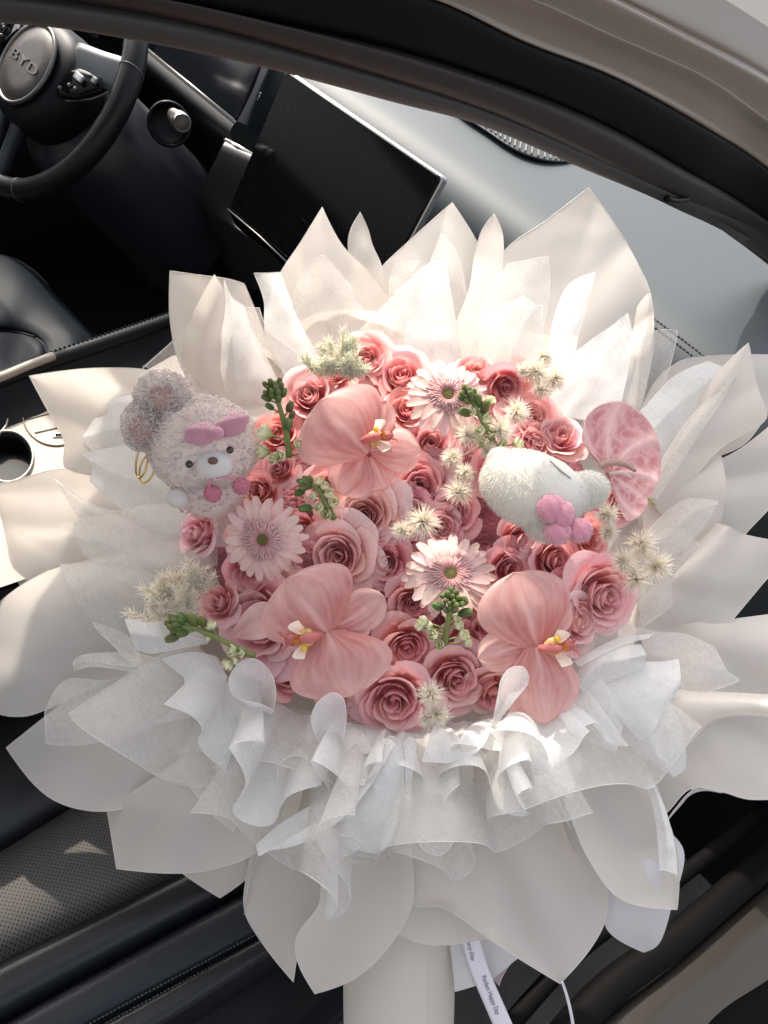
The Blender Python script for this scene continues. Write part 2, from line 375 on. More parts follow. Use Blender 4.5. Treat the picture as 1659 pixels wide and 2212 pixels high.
# --- driver display behind the wheel
YC = .40
c_bl, c_br, c_tr = hit(332, 112, 1, YC), hit(510, 257, 1, YC), hit(570, 120, 1, YC+.03)
ex = c_br-c_bl; ey = c_tr-c_br; nn = np.cross(ex, ey); nn /= np.linalg.norm(nn)
if nn[1] > 0: nn = -nn
clu = empty('instrument_display', c_bl, 'dark driver display panel behind the steering wheel', 'display')
quad_panel('display_glass', c_bl, ex, ey*1.3, nn, .008, mat('cluster_glass', (.012, .014, .018), .12, spec=.6), clu, r=.004)
b = MB(); b.add(*tube([c_bl-ey*.02+nn*.004-ex*.1, c_br-ey*.02+nn*.004], .0016, 6)); part('metal_strip', b.me('metal_strip', CHROME), clu)
hb = np.array([0, .05, -.02])
A = loft([[c_bl-ey*.03-ex*.3, c_br-ey*.03+ex*.01], [c_bl-ey*.22-ex*.3+nn*.012, c_br-ey*.22+ex*.06+nn*.012], [c_bl-ey*.45-ex*.3, c_br-ey*.42+ex*.22], [c_bl-ey*.9-ex*.3+hb, c_br-ey*.7+ex*.3+hb]], 12, 14)
part('lower_hood', mesh('lower_hood', A.reshape(-1, 3), gridfaces(14, 12), BLACKP), clu)
A = loft([[hit(572, 118, 1, YC+.02), hit(548, 190, 1, YC), hit(512, 262, 1, YC-.01)], [hit(590, 140, 1, YC+.0), hit(562, 205, 1, YC-.02), hit(540, 275, 1, YC-.03)], [hit(618, 150, 1, YC+.06), hit(600, 215, 1, YC+.05), hit(560, 300, 1, YC+.04)]], 12, 10)
part('leather_cheek', mesh('leather_cheek', A.reshape(-1, 3), gridfaces(10, 12), LEATHB), clu)
b = MB()
for i in range(9):
    p = hit(563+i*-.2-i*2.6, 200+i*6.5, 1, YC-.022); q = hit(562-i*.2-i*2.6, 204+i*6.5, 1, YC-.022); b.add(*tube([p, q], .0012, 5))
part('stitching', b.me('stitching', THREAD), clu)
# grey console stack below it
st = empty('dash_centre_stack', hit(470, 380, 1, .36), 'dark grey centre stack panel left of the touch screen', 'panel')
A = loft([[hit(490, 303, 1, .36), hit(545, 330, 1, .38)], [hit(478, 320, 1, .335), hit(548, 352, 1, .35)], [hit(430, 420, 1, .33), hit(500, 470, 1, .35)], [hit(428, 470, 1, .36), hit(600, 560, 1, .36)], [hit(520, 620, 1, .45), hit(640, 640, 1, .45)]], 10, 22)
part('side_panel', mesh('side_panel', A.reshape(-1, 3), gridfaces(22, 10), mat('stack_grey', (.030, .030, .032), .5)), st)
b = MB(); b.add(*tube([hit(488, 304, 1, .352), hit(515, 318, 1, .352), hit(545, 336, 1, .36)], .0045, 8)); part('metal_strip', b.me('metal_strip', CHROME), st)
b = MB(); b.add(*tube([hit(492, 452, 1, .325), hit(560, 510, 1, .325), hit(625, 572, 1, .325)], .0016, 6)); part('edge_trim', b.me('edge_trim', mat('dark_metal', (.2, .19, .18), .4, metal=.7)), st)
# yellow tag
A = loft([[hit(350, 466, 1, .45), hit(352, 490, 1, .45)], [hit(368, 480, 1, .44), hit(368, 502, 1, .44)], [hit(385, 484, 1, .45), hit(384, 508, 1, .45)], [hit(401, 490, 1, .46), hit(399, 515, 1, .46)]], 6, 14)
o = tag(obj('warning_tag', mesh('warning_tag', A.reshape(-1, 3), gridfaces(14, 6), mat('yellow_tag', (.42, .36, .02), .6))), 'small yellow tag hanging in the dark footwell', 'tag'); solid(o, .0006)
b = MB(); b.add(*tube([hit(380, 462, 1, .45), hit(400, 485, 1, .45), hit(410, 495, 1, .46)], .003, 6))
tag(obj('pedal_arm', b.me('pedal_arm', mat('grey_steel', (.10, .10, .11), .4, metal=.6))), 'thin grey pedal arm beside the yellow tag', 'pedal')

# --- steering wheel
WC = Wp(110.6, 176.8, 1.245); th = R_(33.1)
wn = np.array([0, -math.cos(th), math.sin(th)]); wa = np.array([1., 0, 0]); wb = np.cross(wn, wa)
WM = Matrix([[wa[i], wb[i], wn[i], WC[i]] for i in range(3)]+[[0, 0, 0, 1]])
wheel = empty('steering_wheel', WM, 'black leather steering wheel with round maker badge on its hub', 'steering wheel')
def wpart(name, me, parent=None, m4=None): return obj(name, me, parent or wheel, m4)
RW = .183; V = []; nr, nc = 96, 18
for i in range(nr):
    a = 2*math.pi*i/nr
    for j in range(nc):
        t = 2*math.pi*j/nc; rr = RW+.0175*math.cos(t); V.append((rr*math.cos(a), rr*math.sin(a), .0190*math.sin(t)))
Fc = [(i*nc+j, ((i+1) % nr)*nc+j, ((i+1) % nr)*nc+(j+1) % nc, i*nc+(j+1) % nc) for i in range(nr) for j in range(nc)]
wpart('rim', mesh('rim', V, Fc, STEER))
for a0 in (-62, -80, -112, 30):          # seams across the leather of the rim
    a = R_(a0); pts = [((RW+.0178*math.cos(t))*math.cos(a+.02*math.sin(t)), (RW+.0178*math.cos(t))*math.sin(a+.02*math.sin(t)), .0193*math.sin(t)) for t in np.linspace(0, 2*math.pi, 20)]
    b = MB(); b.add(*tube(pts, .0009, 5, False)); wpart('rim_seam', b.me('rim_seam', mat('seam_grey', (.09, .09, .09), .5)))
def superell(rx, ry, n, e=2.6, cx=0, cy=0, skew=0):
    out = []
    for k in range(n):
        t = 2*math.pi*k/n; c, s = math.cos(t), math.sin(t)
        x = rx*math.copysign(abs(c)**(2/e), c); y = ry*math.copysign(abs(s)**(2/e), s)
        out.append((cx+x+skew*y, cy+y))
    return out
hub = []; nh = 40
for sc_, z in ((1.0, -.02), (1.04, .0), (1.03, .022), (.98, .036), (.90, .045), (.72, .052), (.4, .055), (.01, .056)):
    for x, y in superell(.096*sc_, .084*sc_, nh, 2.5, .014, -.004): hub.append((x*(1-.12*(y < 0)*abs(y)/.08), y, z))
wpart('hub_pad', mesh('hub_pad', hub, gridfaces(8, nh, True), BLACKS))
# badge
BM = Matrix.Translation((.0225, .0, .055)) @ Matrix.Diagonal((1.14, 1.14, 1, 1))
rp = [(.056, 0), (.0585, .003), (.0575, .0065), (.0555, .0075), (.0535, .0065), (.0525, .004)]
V, Fc = lathe(rp, 48); badge = wpart('badge_ring', mesh('badge_ring', V, Fc, mat('badge_ring', (.14, .135, .13), .35, metal=.8)), None, BM)
V, Fc = lathe([(.0535, .003), (.053, .0048), (.03, .0062), (.001, .0066)], 48); bd = wpart('badge_disc', mesh('badge_disc', V, Fc, mat('badge_disc', (.050, .042, .038), .45, metal=.1, var=(120, .25))), None, BM)
tm = text_mesh('BYD', mat('badge_letter', (.11, .10, .095), .4, metal=.4), .030, .0008, 0, 1.12)
lo = wpart('badge_lettering', tm, None, BM @ Matrix.Translation((0, 0, .0072)) @ Matrix.Diagonal((1.3, .62, 1, 1)))
# spokes
def spoke(name, pts, w, m, h=.02, z0=.018):
    b = MB(); V = []
    p = crom([(x, y, z) for x, y, z in pts], 14); ww = np.interp(np.linspace(0, 1, 14), np.linspace(0, 1, len(w)), w)
    T = np.gradient(p, axis=0)
    for i in range(14):
        t = T[i]/np.linalg.norm(T[i]); s = np.cross([0, 0, 1.], t); s /= np.linalg.norm(s)
        for k in range(10):
            a = 2*math.pi*k/10; c, q = math.cos(a), math.sin(a)
            V.append(p[i]+s*ww[i]*math.copysign(abs(c)**.6, c)+np.array([0, 0, 1.])*h*math.copysign(abs(q)**.6, q)*.5)
    b.add(V, gridfaces(14, 10, True)+[tuple(range(9, -1, -1)), tuple(range(130, 140))]); return wpart(name, b.me(name, m))
SPK = mat('spoke_grey', (.040, .046, .052), .38, metal=.3)
for sx in (1, -1):
    spoke('spoke', [(sx*.07+.008, .050, .030), (sx*.115+.008, .064, .020), (sx*.160, .078, .004)], [.030, .028, .030], SPK)
    bt = spoke('button_panel', [(sx*.088+.008, .012, .040), (sx*.112+.006, .026, .034), (sx*.148, .052, .018)], [.022, .026, .012], GLOSS, h=.012)
    for k, (x, y, z, wx, wy) in enumerate(((.118, .036, .041, .022, .011), (.138, .047, .031, .012, .010), (.112, .018, .043, .005, .005), (.124, .020, .040, .005, .005), (.101, .006, .046, .005, .005))):
        b = MB(); b.add(*box((sx*x+.006*(sx > 0), y, z), (wx, wy, .005), .0015)); wpart('button', b.me('button', mat('button', (.09, .09, .095), .4) if k != 0 else mat('bright_button', (.34, .35, .36), .35, metal=.6)), bt)
    b = MB(); b.add(*tube([(sx*.075+.008, .004, .04), (sx*.115+.006, -.002, .034), (sx*.145, .024, .020), (sx*.168, .066, .006)], .0022, 8)); wpart('panel_trim', b.me('panel_trim', mat('grey_trim', (.12, .12, .125), .35, metal=.6)), bt)
    spoke('lower_spoke', [(sx*.030, -.075, .026), (sx*.026, -.115, .016), (sx*.020, -.172, .002)], [.014, .011, .013], SPK)
b = MB(); b.add(*box((0, -.166, .008), (.052, .03, .018), .004)); wpart('spoke_trim', b.me('spoke_trim', CHROME))
b = MB(); b.add(*box((0, -.166, .0175), (.038, .016, .004), .0015)); wpart('spoke_insert', b.me('spoke_insert', GLOSS))

# --- column shroud and stalks
sh = empty('steering_column', WC, 'dark steering column shroud with a short right-hand stalk', 'steering column')
def wl(x, y, z): return WC+wa*x+wb*y+wn*z
V = []
for k, (z, rx, ry, oy) in enumerate(((.0, .010, .01, -.03), (-.022, .075, .08, -.03), (-.045, .105, .098, -.03), (-.09, .118, .105, -.035), (-.16, .125, .11, -.045), (-.26, .13, .115, -.06), (-.34, .135, .12, -.08))):
    for x, y in superell(rx, ry, 40, 2.3, .03, oy): V.append(wl(x, y, z))
part('shroud', mesh('shroud', V, gridfaces(7, 40, True), mat('shroud_plastic', (.012, .014, .018), .38, spec=.35, bump=(600, .12, .0005))), sh)
def knob(c, axis, parent, L=.03, r=.0135):
    ax = Vector(axis).normalized(); q = Vector((0, 0, 1)).rotation_difference(ax).to_matrix().to_4x4(); mm = Matrix.Translation(Vector(c)) @ q
    V, Fc = lathe([(r*.75, -L*2.2), (r*.8, -L*.95), (r, -L*.9), (r, -.003), (r*.93, 0)], 24); kb = part('stalk', mesh('stalk', [mm @ Vector(p) for p in V], Fc, CHROME), parent)
    V, Fc = lathe([(r*.93, 0), (r*.80, .0002), (r*.76, -.0015), (r*.70, -.0003), (.0005, 0)], 24); part('stalk_end', mesh('stalk_end', [mm @ Vector(p) for p in V], Fc, mat('stalk_end', (.06, .055, .05), .45)), parent)
    V, Fc = lathe([(r*1.02, -L*.55), (r*1.06, -L*.5), (r*1.06, -L*.3), (r*1.02, -L*.25)], 24); part('stalk_ring', mesh('stalk_ring', [mm @ Vector(p) for p in V], Fc, mat('dull_metal', (.2, .19, .18), .35, metal=.8)), parent)
ks = Wp(394, 266, 1.13); kr = Wp(368, 242, 1.20)
knob(ks, ks-kr, sh)
c = Wp(366, 268, 1.215); q = Vector((0, 0, 1)).rotation_difference(Vector(CAM-c+np.array([.25, 0, .15]))).to_matrix().to_4x4(); mm = Matrix.Translation(Vector(c)) @ q
V, Fc = lathe([(.001, -.012), (.026, -.012), (.029, 0), (.031, .002), (.033, 0), (.034, -.006)], 36); part('stalk_socket', mesh('stalk_socket', [mm @ Vector(p) for p in V], Fc, BLACKP), sh)
k2 = Wp(112, 30, 1.30); knob(k2, k2-Wp(190, 60, 1.36), sh, .04, .017)
b = MB(); b.add(*tube([Wp(40, 34, 1.5), Wp(110, 52, 1.5), Wp(170, 62, 1.5)], .004, 6)); tag(obj('trim_strip', b.me('trim_strip', CHROME)), 'thin bright trim strip behind the steering wheel at upper left', 'trim strip')

# --- driver side enclosure
b = MB(); b.add(*box((-1.62, .0, -.3), (.08, 2.6, .9), .02))
for k in range(3): b.add(*tube([(-1.57, -1.2, -.25+.16*k), (-1.57, 1.2, -.2+.16*k)], .02, 8))
tag(obj('driver_door', b.me('driver_door', BLACKS)), 'black inner side of the driver door beyond the wheel', 'door')

# --- driver seat cushion
seat = empty('driver_seat', hit(60, 680, 2, -.25), 'blue-grey leather driver seat cushion with a curved seam', 'seat')
def hz(pts): return [hit(u, v, 2, z) for u, v, z in pts]
A = loft([hz([(-200, 520, -.22), (0, 548, -.24), (70, 580, -.25), (125, 640, -.25), (170, 690, -.25), (215, 745, -.26), (230, 800, -.30)]),
          hz([(-200, 540, -.18), (0, 560, -.19), (60, 590, -.195), (112, 645, -.2), (155, 692, -.2), (190, 735, -.2), (205, 790, -.22)]),
          hz([(-220, 575, -.165), (-10, 590, -.175), (45, 612, -.175), (95, 658, -.18), (132, 695, -.18), (160, 730, -.18), (172, 790, -.19)]),
          hz([(-240, 640, -.160), (-40, 645, -.17), (20, 660, -.17), (60, 685, -.176), (95, 705, -.178), (120, 735, -.18), (130, 800, -.19)]),
          hz([(-260, 700, -.160), (-70, 690, -.166), (-10, 702, -.17), (40, 712, -.184), (78, 722, -.184), (100, 745, -.185), (105, 800, -.19)]),
          hz([(-260, 712, -.168), (-70, 704, -.176), (-10, 712, -.182), (40, 718, -.19), (76, 728, -.188), (98, 750, -.187), (102, 803, -.195)]),
          hz([(-260, 724, -.160), (-70, 720, -.166), (-10, 728, -.17), (40, 732, -.18), (70, 740, -.18), (90, 760, -.18), (95, 810, -.19)]),
          hz([(-260, 900, -.165), (-90, 860, -.166), (-30, 850, -.17), (20, 840, -.175), (50, 840, -.18), (70, 850, -.18), (80, 870, -.19)])], 40, 60)
part('cushion', mesh('cushion', A.reshape(-1, 3), gridfaces(60, 40), LEATHB), seat)
b = MB(); b.add(*box((-1.05, -.35, -.47), (.5, .7, .4), .04)); part('seat_base', b.me('seat_base', BLACKS), seat)
sm = crom(hz([(-70, 704, -.173), (-10, 712, -.179), (40, 718, -.187), (76, 728, -.185)]), 20)
b = MB(); b.add(*tube(sm, .0016, 5)); part('seam', b.me('seam', BLACKP), seat)

# --- centre console
con = empty('centre_console', hit(40, 900, 2, -.17), 'cream centre console with round cup holders and charging sockets', 'console')
rail = hz([(-120, 858, -.14), (0, 820, -.14), (115, 778, -.14), (250, 732, -.14), (370, 690, -.145), (480, 650, -.16)])
rc = crom(rail, 60); b = MB(); b.add(*tube(rc, .0105, 12)); part('side_rail', b.me('side_rail', BLACKS), con)
rl = crom(hz([(-120, 853, -.13), (0, 815, -.13), (60, 790, -.13), (115, 769, -.13)]), 12); b = MB(); b.add(*tube(rl, .0055, 8)); part('rail_inlay', b.me('rail_inlay', BEIGE), con)
b = MB()
for i in range(46):
    p = crom(rail, 140)[40+i*2]+np.array([0, .0, .0105]); b.add(*ball(p+np.array([-.004, 0, 0]), .0018, 4, 6))
part('rail_stitching', b.me('rail_stitching', BLACKS), con)['kind'] = 'stuff'
A = loft([rc[::3]+np.array([.008, 0, -.004]), rc[::3]+np.array([.03, 0, -.02]), rc[::3]+np.array([.05, 0, -.03])], 20, 8); part('side_gap', mesh('side_gap', A.reshape(-1, 3), gridfaces(8, 20), BLACKP), con)
A = loft([hz([(60, 812, -.168), (140, 795, -.162), (200, 778, -.155)]), hz([(100, 800, -.15), (170, 770, -.145), (240, 750, -.15)]), hz([(160, 780, -.17), (250, 760, -.16), (268, 800, -.17)])], 12, 12)
part('arm_lid', mesh('arm_lid', A.reshape(-1, 3), gridfaces(12, 12), LEATHB), con)
ZC = -.17
def circ3(c, r, n=40, z=0): return [(c[0]+r*math.cos(2*math.pi*k/n), c[1]+r*math.sin(2*math.pi*k/n), ZC+z) for k in range(n)]
def oval(cu, cv, ru_, rv_, n=40, k=1., dz=0.):
    p = np.array([hit(cu+ru_*math.cos(2*math.pi*i/n), cv+rv_*math.sin(2*math.pi*i/n), 2, ZC) for i in range(n)]); c = p.mean(0)
    return c+(p-c)*k+np.array([0, 0, dz])
CH = [(16, 990, 52, 52), (-32, 905, 46, 42)]
bm = bmesh.new()
def loop(pts):
    vs = [bm.verts.new(p) for p in pts]
    for i in range(len(vs)): bm.edges.new((vs[i], vs[(i+1) % len(vs)]))
loop([(-.505, -.55, ZC), (-.20, -.55, ZC), (-.20, .12, ZC), (-.505, .12, ZC)])
for e in CH: loop(oval(*e))
bmesh.ops.triangle_fill(bm, edges=bm.edges[:], use_beauty=True)
for f in bm.faces:
    if f.normal.z < 0: f.normal_flip()
me = bpy.data.meshes.new('top_plate'); bm.to_mesh(me); bm.free(); me.materials.append(BEIGE); part('top_plate', me, con)
for e in CH:
    V = [p for k, dz in ((1.09, .0005), (1.06, .003), (1.0, .003), (.95, -.004), (.90, -.03), (.85, -.075), (.01, -.078)) for p in oval(*e, 40, k, dz)]
    part('cup_holder', mesh('cup_holder', V, gridfaces(7, 40, True), BLACKP), con)
    V = [p for k, dz in ((1.12, .0014), (1.10, .0042), (1.04, .0046), (1.02, .002)) for p in oval(*e, 40, k, dz)]
    part('cup_holder_rim', mesh('cup_holder_rim', V, gridfaces(4, 40, True), mat('warm_satin', (.40, .36, .32), .35, metal=.5)), con)
uc = hit(128, 899, 2, ZC); ru = .052
pt = oval(121, 896, 72, 68, 50, 1, .0012); pt = np.r_[pt, pt[:1]]
b = MB(); b.add(*tube(pt, .0010, 5, False)); part('socket_panel_ring', b.me('socket_panel_ring', mat('groove', (.20, .17, .145), .6)), con)
for u0, v0, u1, v1 in ((60, 905, 135, 885), (75, 935, 160, 915)):
    b = MB(); b.add(*tube([hit(u0, v0, 2, ZC+.0008), hit(u1, v1, 2, ZC+.0008)], .0009, 5)); part('panel_line', b.me('panel_line', mat('groove_line', (.34, .29, .25), .6)), con)
for u, v in ((86, 877), (131, 941)):
    c = hit(u, v, 2, ZC); m4 = Matrix.Translation(Vector(c)) @ Matrix.Rotation(R_(-18), 4, 'Z')
    V, Fc = box((0, 0, .0005), (.0085, .0185, .003), .001); part('charging_socket', mesh('charging_socket', [m4 @ Vector(p) for p in V], Fc, CHROME), con)
    V, Fc = box((.0006, 0, .002), (.0045, .0135, .0012)); part('socket_slot', mesh('socket_slot', [m4 @ Vector(p) for p in V], Fc, BLACKP), con)
b = MB(); b.add(*box((-.352, -.2, -.40), (.29, .66, .42), .01)); part('console_body', b.me('console_body', BLACKP), con)
# small bright lever plate low at the left edge
A = loft([hz([(-40, 1258, -0.250), (20, 1262, -0.250), (58, 1266, -0.250), (75, 1285, -0.260)]), hz([(-40, 1282, -0.245), (10, 1285, -0.245), (45, 1300, -0.245), (70, 1322, -0.255)]), hz([(-40, 1290, -0.260), (10, 1296, -0.260), (40, 1318, -0.260), (65, 1335, -0.270)])], 12, 8)
part('console_edge', mesh('console_edge', A.reshape(-1, 3), gridfaces(8, 12), mat('white_plastic', (.6, .6, .58), .4)), con)

# --- passenger seat: padded strips running forward, one object each
ZS = -.38
ps = empty('passenger_seat', hit(300, 2000, 2, ZS), 'black leather passenger seat with a perforated centre under the bouquet', 'seat')
def strip(name, c0, c1, m, bulge, dip=.010, parent=ps, n=60, ns=14, z0=0., z1=0.):
    a = np.array([hit(u, v, 2, ZS+z0) for u, v in c0]); b_ = np.array([hit(u, v, 2, ZS+z1) for u, v in c1]); a = crom(a, n); b_ = crom(b_, n)
    V = []
    for i in range(ns):
        s = i/(ns-1); e = (1-abs(2*s-1)**4)
        V += [p+np.array([0, 0, -dip+(dip+bulge)*e]) for p in (a*(1-s)+b_*s)]
    return part(name, mesh(name, V, gridfaces(ns, n), m), parent)
B00 = [(-120, 1560), (0, 1510), (200, 1420), (700, 1180)]
B0 = [(-120, 1890), (0, 1828), (150, 1737), (280, 1660), (700, 1430)]
B1 = [(-120, 2140), (0, 2071), (180, 1985), (360, 1896), (560, 1790), (900, 1600)]
B2 = [(-120, 2285), (20, 2196), (240, 2075), (470, 1951), (700, 1830), (1000, 1660)]
B3 = [(0, 2330), (210, 2212), (390, 2115), (565, 2021), (760, 1910), (1100, 1720)]
B4 = [(120, 2340), (350, 2212), (480, 2130), (595, 2056), (820, 1920), (1200, 1700)]
B5 = [(330, 2330), (540, 2212), (680, 2120), (790, 2050), (980, 1920), (1300, 1700)]
strip('inner_bolster', B00, B0, LEATH, .03)
strip('seat_insert', B0, B1, PERF, .012, .012)
strip('cushion_roll', B1, B2, LEATH, .016, .012)
strip('cushion_panel', B2, B3, leather('panel_leather', (.016, .019, .023), .45), .006, .012)
strip('edge_panel', B3, B4, LEATH, .004, .006)
strip('side_bolster', B4, B5, LEATH, .0, .008, z1=-.16)
b = MB(); b.add(*box((.02, -.25, -.58), (.46, .95, .3), .04)); part('seat_base', b.me('seat_base', BLACKS), ps)
for dz_, dv in ((0, -9), (0, 9)):
    c3 = crom(np.array([hit(u, v+dv, 2, ZS+.001) for u, v in B3]), 260); b = MB()
    for i in range(0, 258, 2): b.add(*tube([c3[i], (c3[i]+c3[i+1])/2+np.array([0, 0, .0012]), c3[i+1]], .0008, 5))
    part('stitching', b.me('stitching', mat('seat_thread', (.05, .055, .06), .7)), ps)['kind'] = 'stuff'

# --- door sill and rubber
ZL = -.56
b1 = [(1130, 2420), (1302, 2212), (1454, 2091), (1579, 1981), (1659, 1911), (1780, 1790), (1950, 1600)]
b2 = [(1380, 2450), (1529, 2212), (1659, 2116), (1780, 2030), (1950, 1900)]
b3 = [(1700, 2500), (1760, 2300), (1900, 2200), (2050, 2100)]
sill = empty('door_sill', hit(1500, 2120, 2, ZL), 'champagne door sill with a black rubber edge beneath the bouquet', 'door sill')
def hs(pts, z): return np.array([hit(u, v, 2, ZL+z) for u, v in pts])
A = loft([crom(hs(b1, -.03), 50), crom(hs(b1, 0), 50), crom((hs(b1, 0)[[0, 1, 3, 5, 6]]*.7+hs(b2, 0)*.3), 50)+[0, 0, .008], crom((hs(b1, 0)[[0, 1, 3, 5, 6]]*.35+hs(b2, 0)*.65), 50)+[0, 0, .005], crom(hs(b2, 0), 50)], 50, 24)
part('sill_panel', mesh('sill_panel', A.reshape(-1, 3), gridfaces(24, 50), mat('sill_paint', (.042, .036, .030), .4, metal=.2, coat=.2)), sill)
c1 = crom(hs(b1, .0), 60); b = MB(); b.add(*tube(c1+np.array([-.022, .02, .01]), .022, 12)); b.add(*tube(c1+np.array([-.075, .05, .004]), .012, 10)); part('rubber_seal', b.me('rubber_seal', RUBBER), sill)
A = loft([crom(hs(b2, 0), 50), crom(hs(b2, -.06), 50)+[.01, -.01, 0], crom(hs(b2, -.10), 50)+[.10, -.10, 0]], 50, 8); part('outer_seal', mesh('outer_seal', A.reshape(-1, 3), gridfaces(8, 50), RUBBER), sill)

# --- windscreen pillar and roof rail, seen through the open door
XS = -.08                                    # plane of the car's side
def pil(pts, dd=0.):
    out = []
    for u, v in pts:
        r = Rm.T @ np.array([(u-CU)/F, -(v-CV)/F, -1.]); t = (XS-CAM[0])/r[0]; out.append(Wp(u, v, min(t, 1.45)+dd))
    return crom(np.array(out), 60)
fr = empty('door_frame', Wp(1000, 150, .5), 'curved champagne windscreen pillar with black seals and dark inner trim', 'door frame')
e0 = [(-150, -330), (300, -300), (800, -260), (1250, -160), (1600, 20), (1900, 230)]
e0b = [(-150, -240), (300, -190), (900, -130), (1200, -60), (1500, 85), (1700, 195), (1950, 370)]
e1 = [(-150, -150), (300, -110), (900, -50), (1129, -2), (1330, 85), (1530, 172), (1659, 262), (1950, 470)]
e2 = [(-150, -120), (300, -80), (700, -40), (930, 0), (1130, 95), (1330, 172), (1530, 282), (1659, 367), (1950, 600)]
e3 = [(-150, -60), (200, -30), (500, 20), (829, 92), (1020, 150), (1180, 207), (1330, 275), (1480, 362), (1659, 472), (1950, 690)]
e4 = [(-150, -30), (100, -5), (450, 60), (829, 168), (1010, 225), (1130, 272), (1280, 340), (1454, 420), (1659, 515), (1950, 740)]
e5 = [(-150, -10), (100, 12), (330, 58), (470, 88), (580, 116), (829, 188), (1029, 241), (1264, 346), (1454, 431), (1659, 551), (1950, 790)]
def band(name, cs, m, ns): 
    A = loft(cs, 60, ns); return part(name, mesh(name, A.reshape(-1, 3), gridfaces(ns, 60), m), fr)
mid = lambda a, b_, f: pil(a)*(1-f)+pil(b_)*f
toC = lambda d: Rm.T @ np.array([0, 0, d])
band('roof_edge', [pil(e0, .04), mid(e0, e0b, .5)-toC(.012), pil(e0b, .005), mid(e0b, e1, .25)-toC(-.006), mid(e0b, e1, .8), pil(e1, -.001)], CHAMP, 24)
band('pillar_flange', [pil(e1, .0), mid(e1, e2, .08)-toC(-.006), mid(e1, e2, .3)-toC(.003), mid(e1, e2, .7)-toC(.004), mid(e1, e2, .93)-toC(-.0), pil(e2, .012)], CHAMP, 24)
band('weather_seal', [pil(e2, .014), mid(e2, e3, .06)-toC(-.003), mid(e2, e3, .3)-toC(-.009), mid(e2, e3, .65)-toC(-.008), mid(e2, e3, .93)-toC(.004), pil(e3, .022)], RUBBER, 26)
band('inner_trim', [pil(e3, .020), mid(e3, e4, .08)-toC(.004), mid(e3, e4, .45)-toC(-.006), mid(e3, e4, .85)-toC(-.003), pil(e4, .006)], TRIM, 24)
band('trim_edge', [pil(e4, .006), mid(e4, e5, .35)-toC(.006), mid(e4, e5, .8)-toC(.018), pil(e5, .045)], mat('trim_edge', (.03, .025, .023), .6), 14)
f1 = [(1430, 428), (1500, 448), (1580, 492), (1659, 540), (1800, 640)]; f2 = [(1465, 436), (1500, 455), (1570, 505), (1659, 572), (1800, 690)]
A = loft([pil(f1, .03)[::2], pil(f2, .05)[::2]], 30, 6); part('fabric_edge', mesh('fabric_edge', A.reshape(-1, 3), gridfaces(6, 30), FABRIC), fr)
b = MB(); b.add(*tube(pil([(1440, 428), (1462, 434), (1490, 430)])[::6], .004, 6)); part('trim_clip', b.me('trim_clip', BLACKP), fr)
# unseen roof inboard of the rail, with an opening added to shape the sunlight
roof = empty('car_roof', (-.8, -.6, .42), 'champagne car roof above the cabin, unseen, with an added sunlight opening', 'roof')
YF = .0  # front edge, placed to split sun from shade on the bouquet
for (x0, x1, y0, y1) in ((-1.6, -1.22, -1.8, YF), (-1.22, -.74, -.05, YF), (-1.22, -.74, -1.8, -.8), (-.74, -.15, -1.8, YF)):
    b = MB(); b.add(*box(((x0+x1)/2, (y0+y1)/2, .43), (x1-x0, y1-y0, .03), .0)); part('roof_panel', b.me('roof_panel', CHAMP, False), roof)


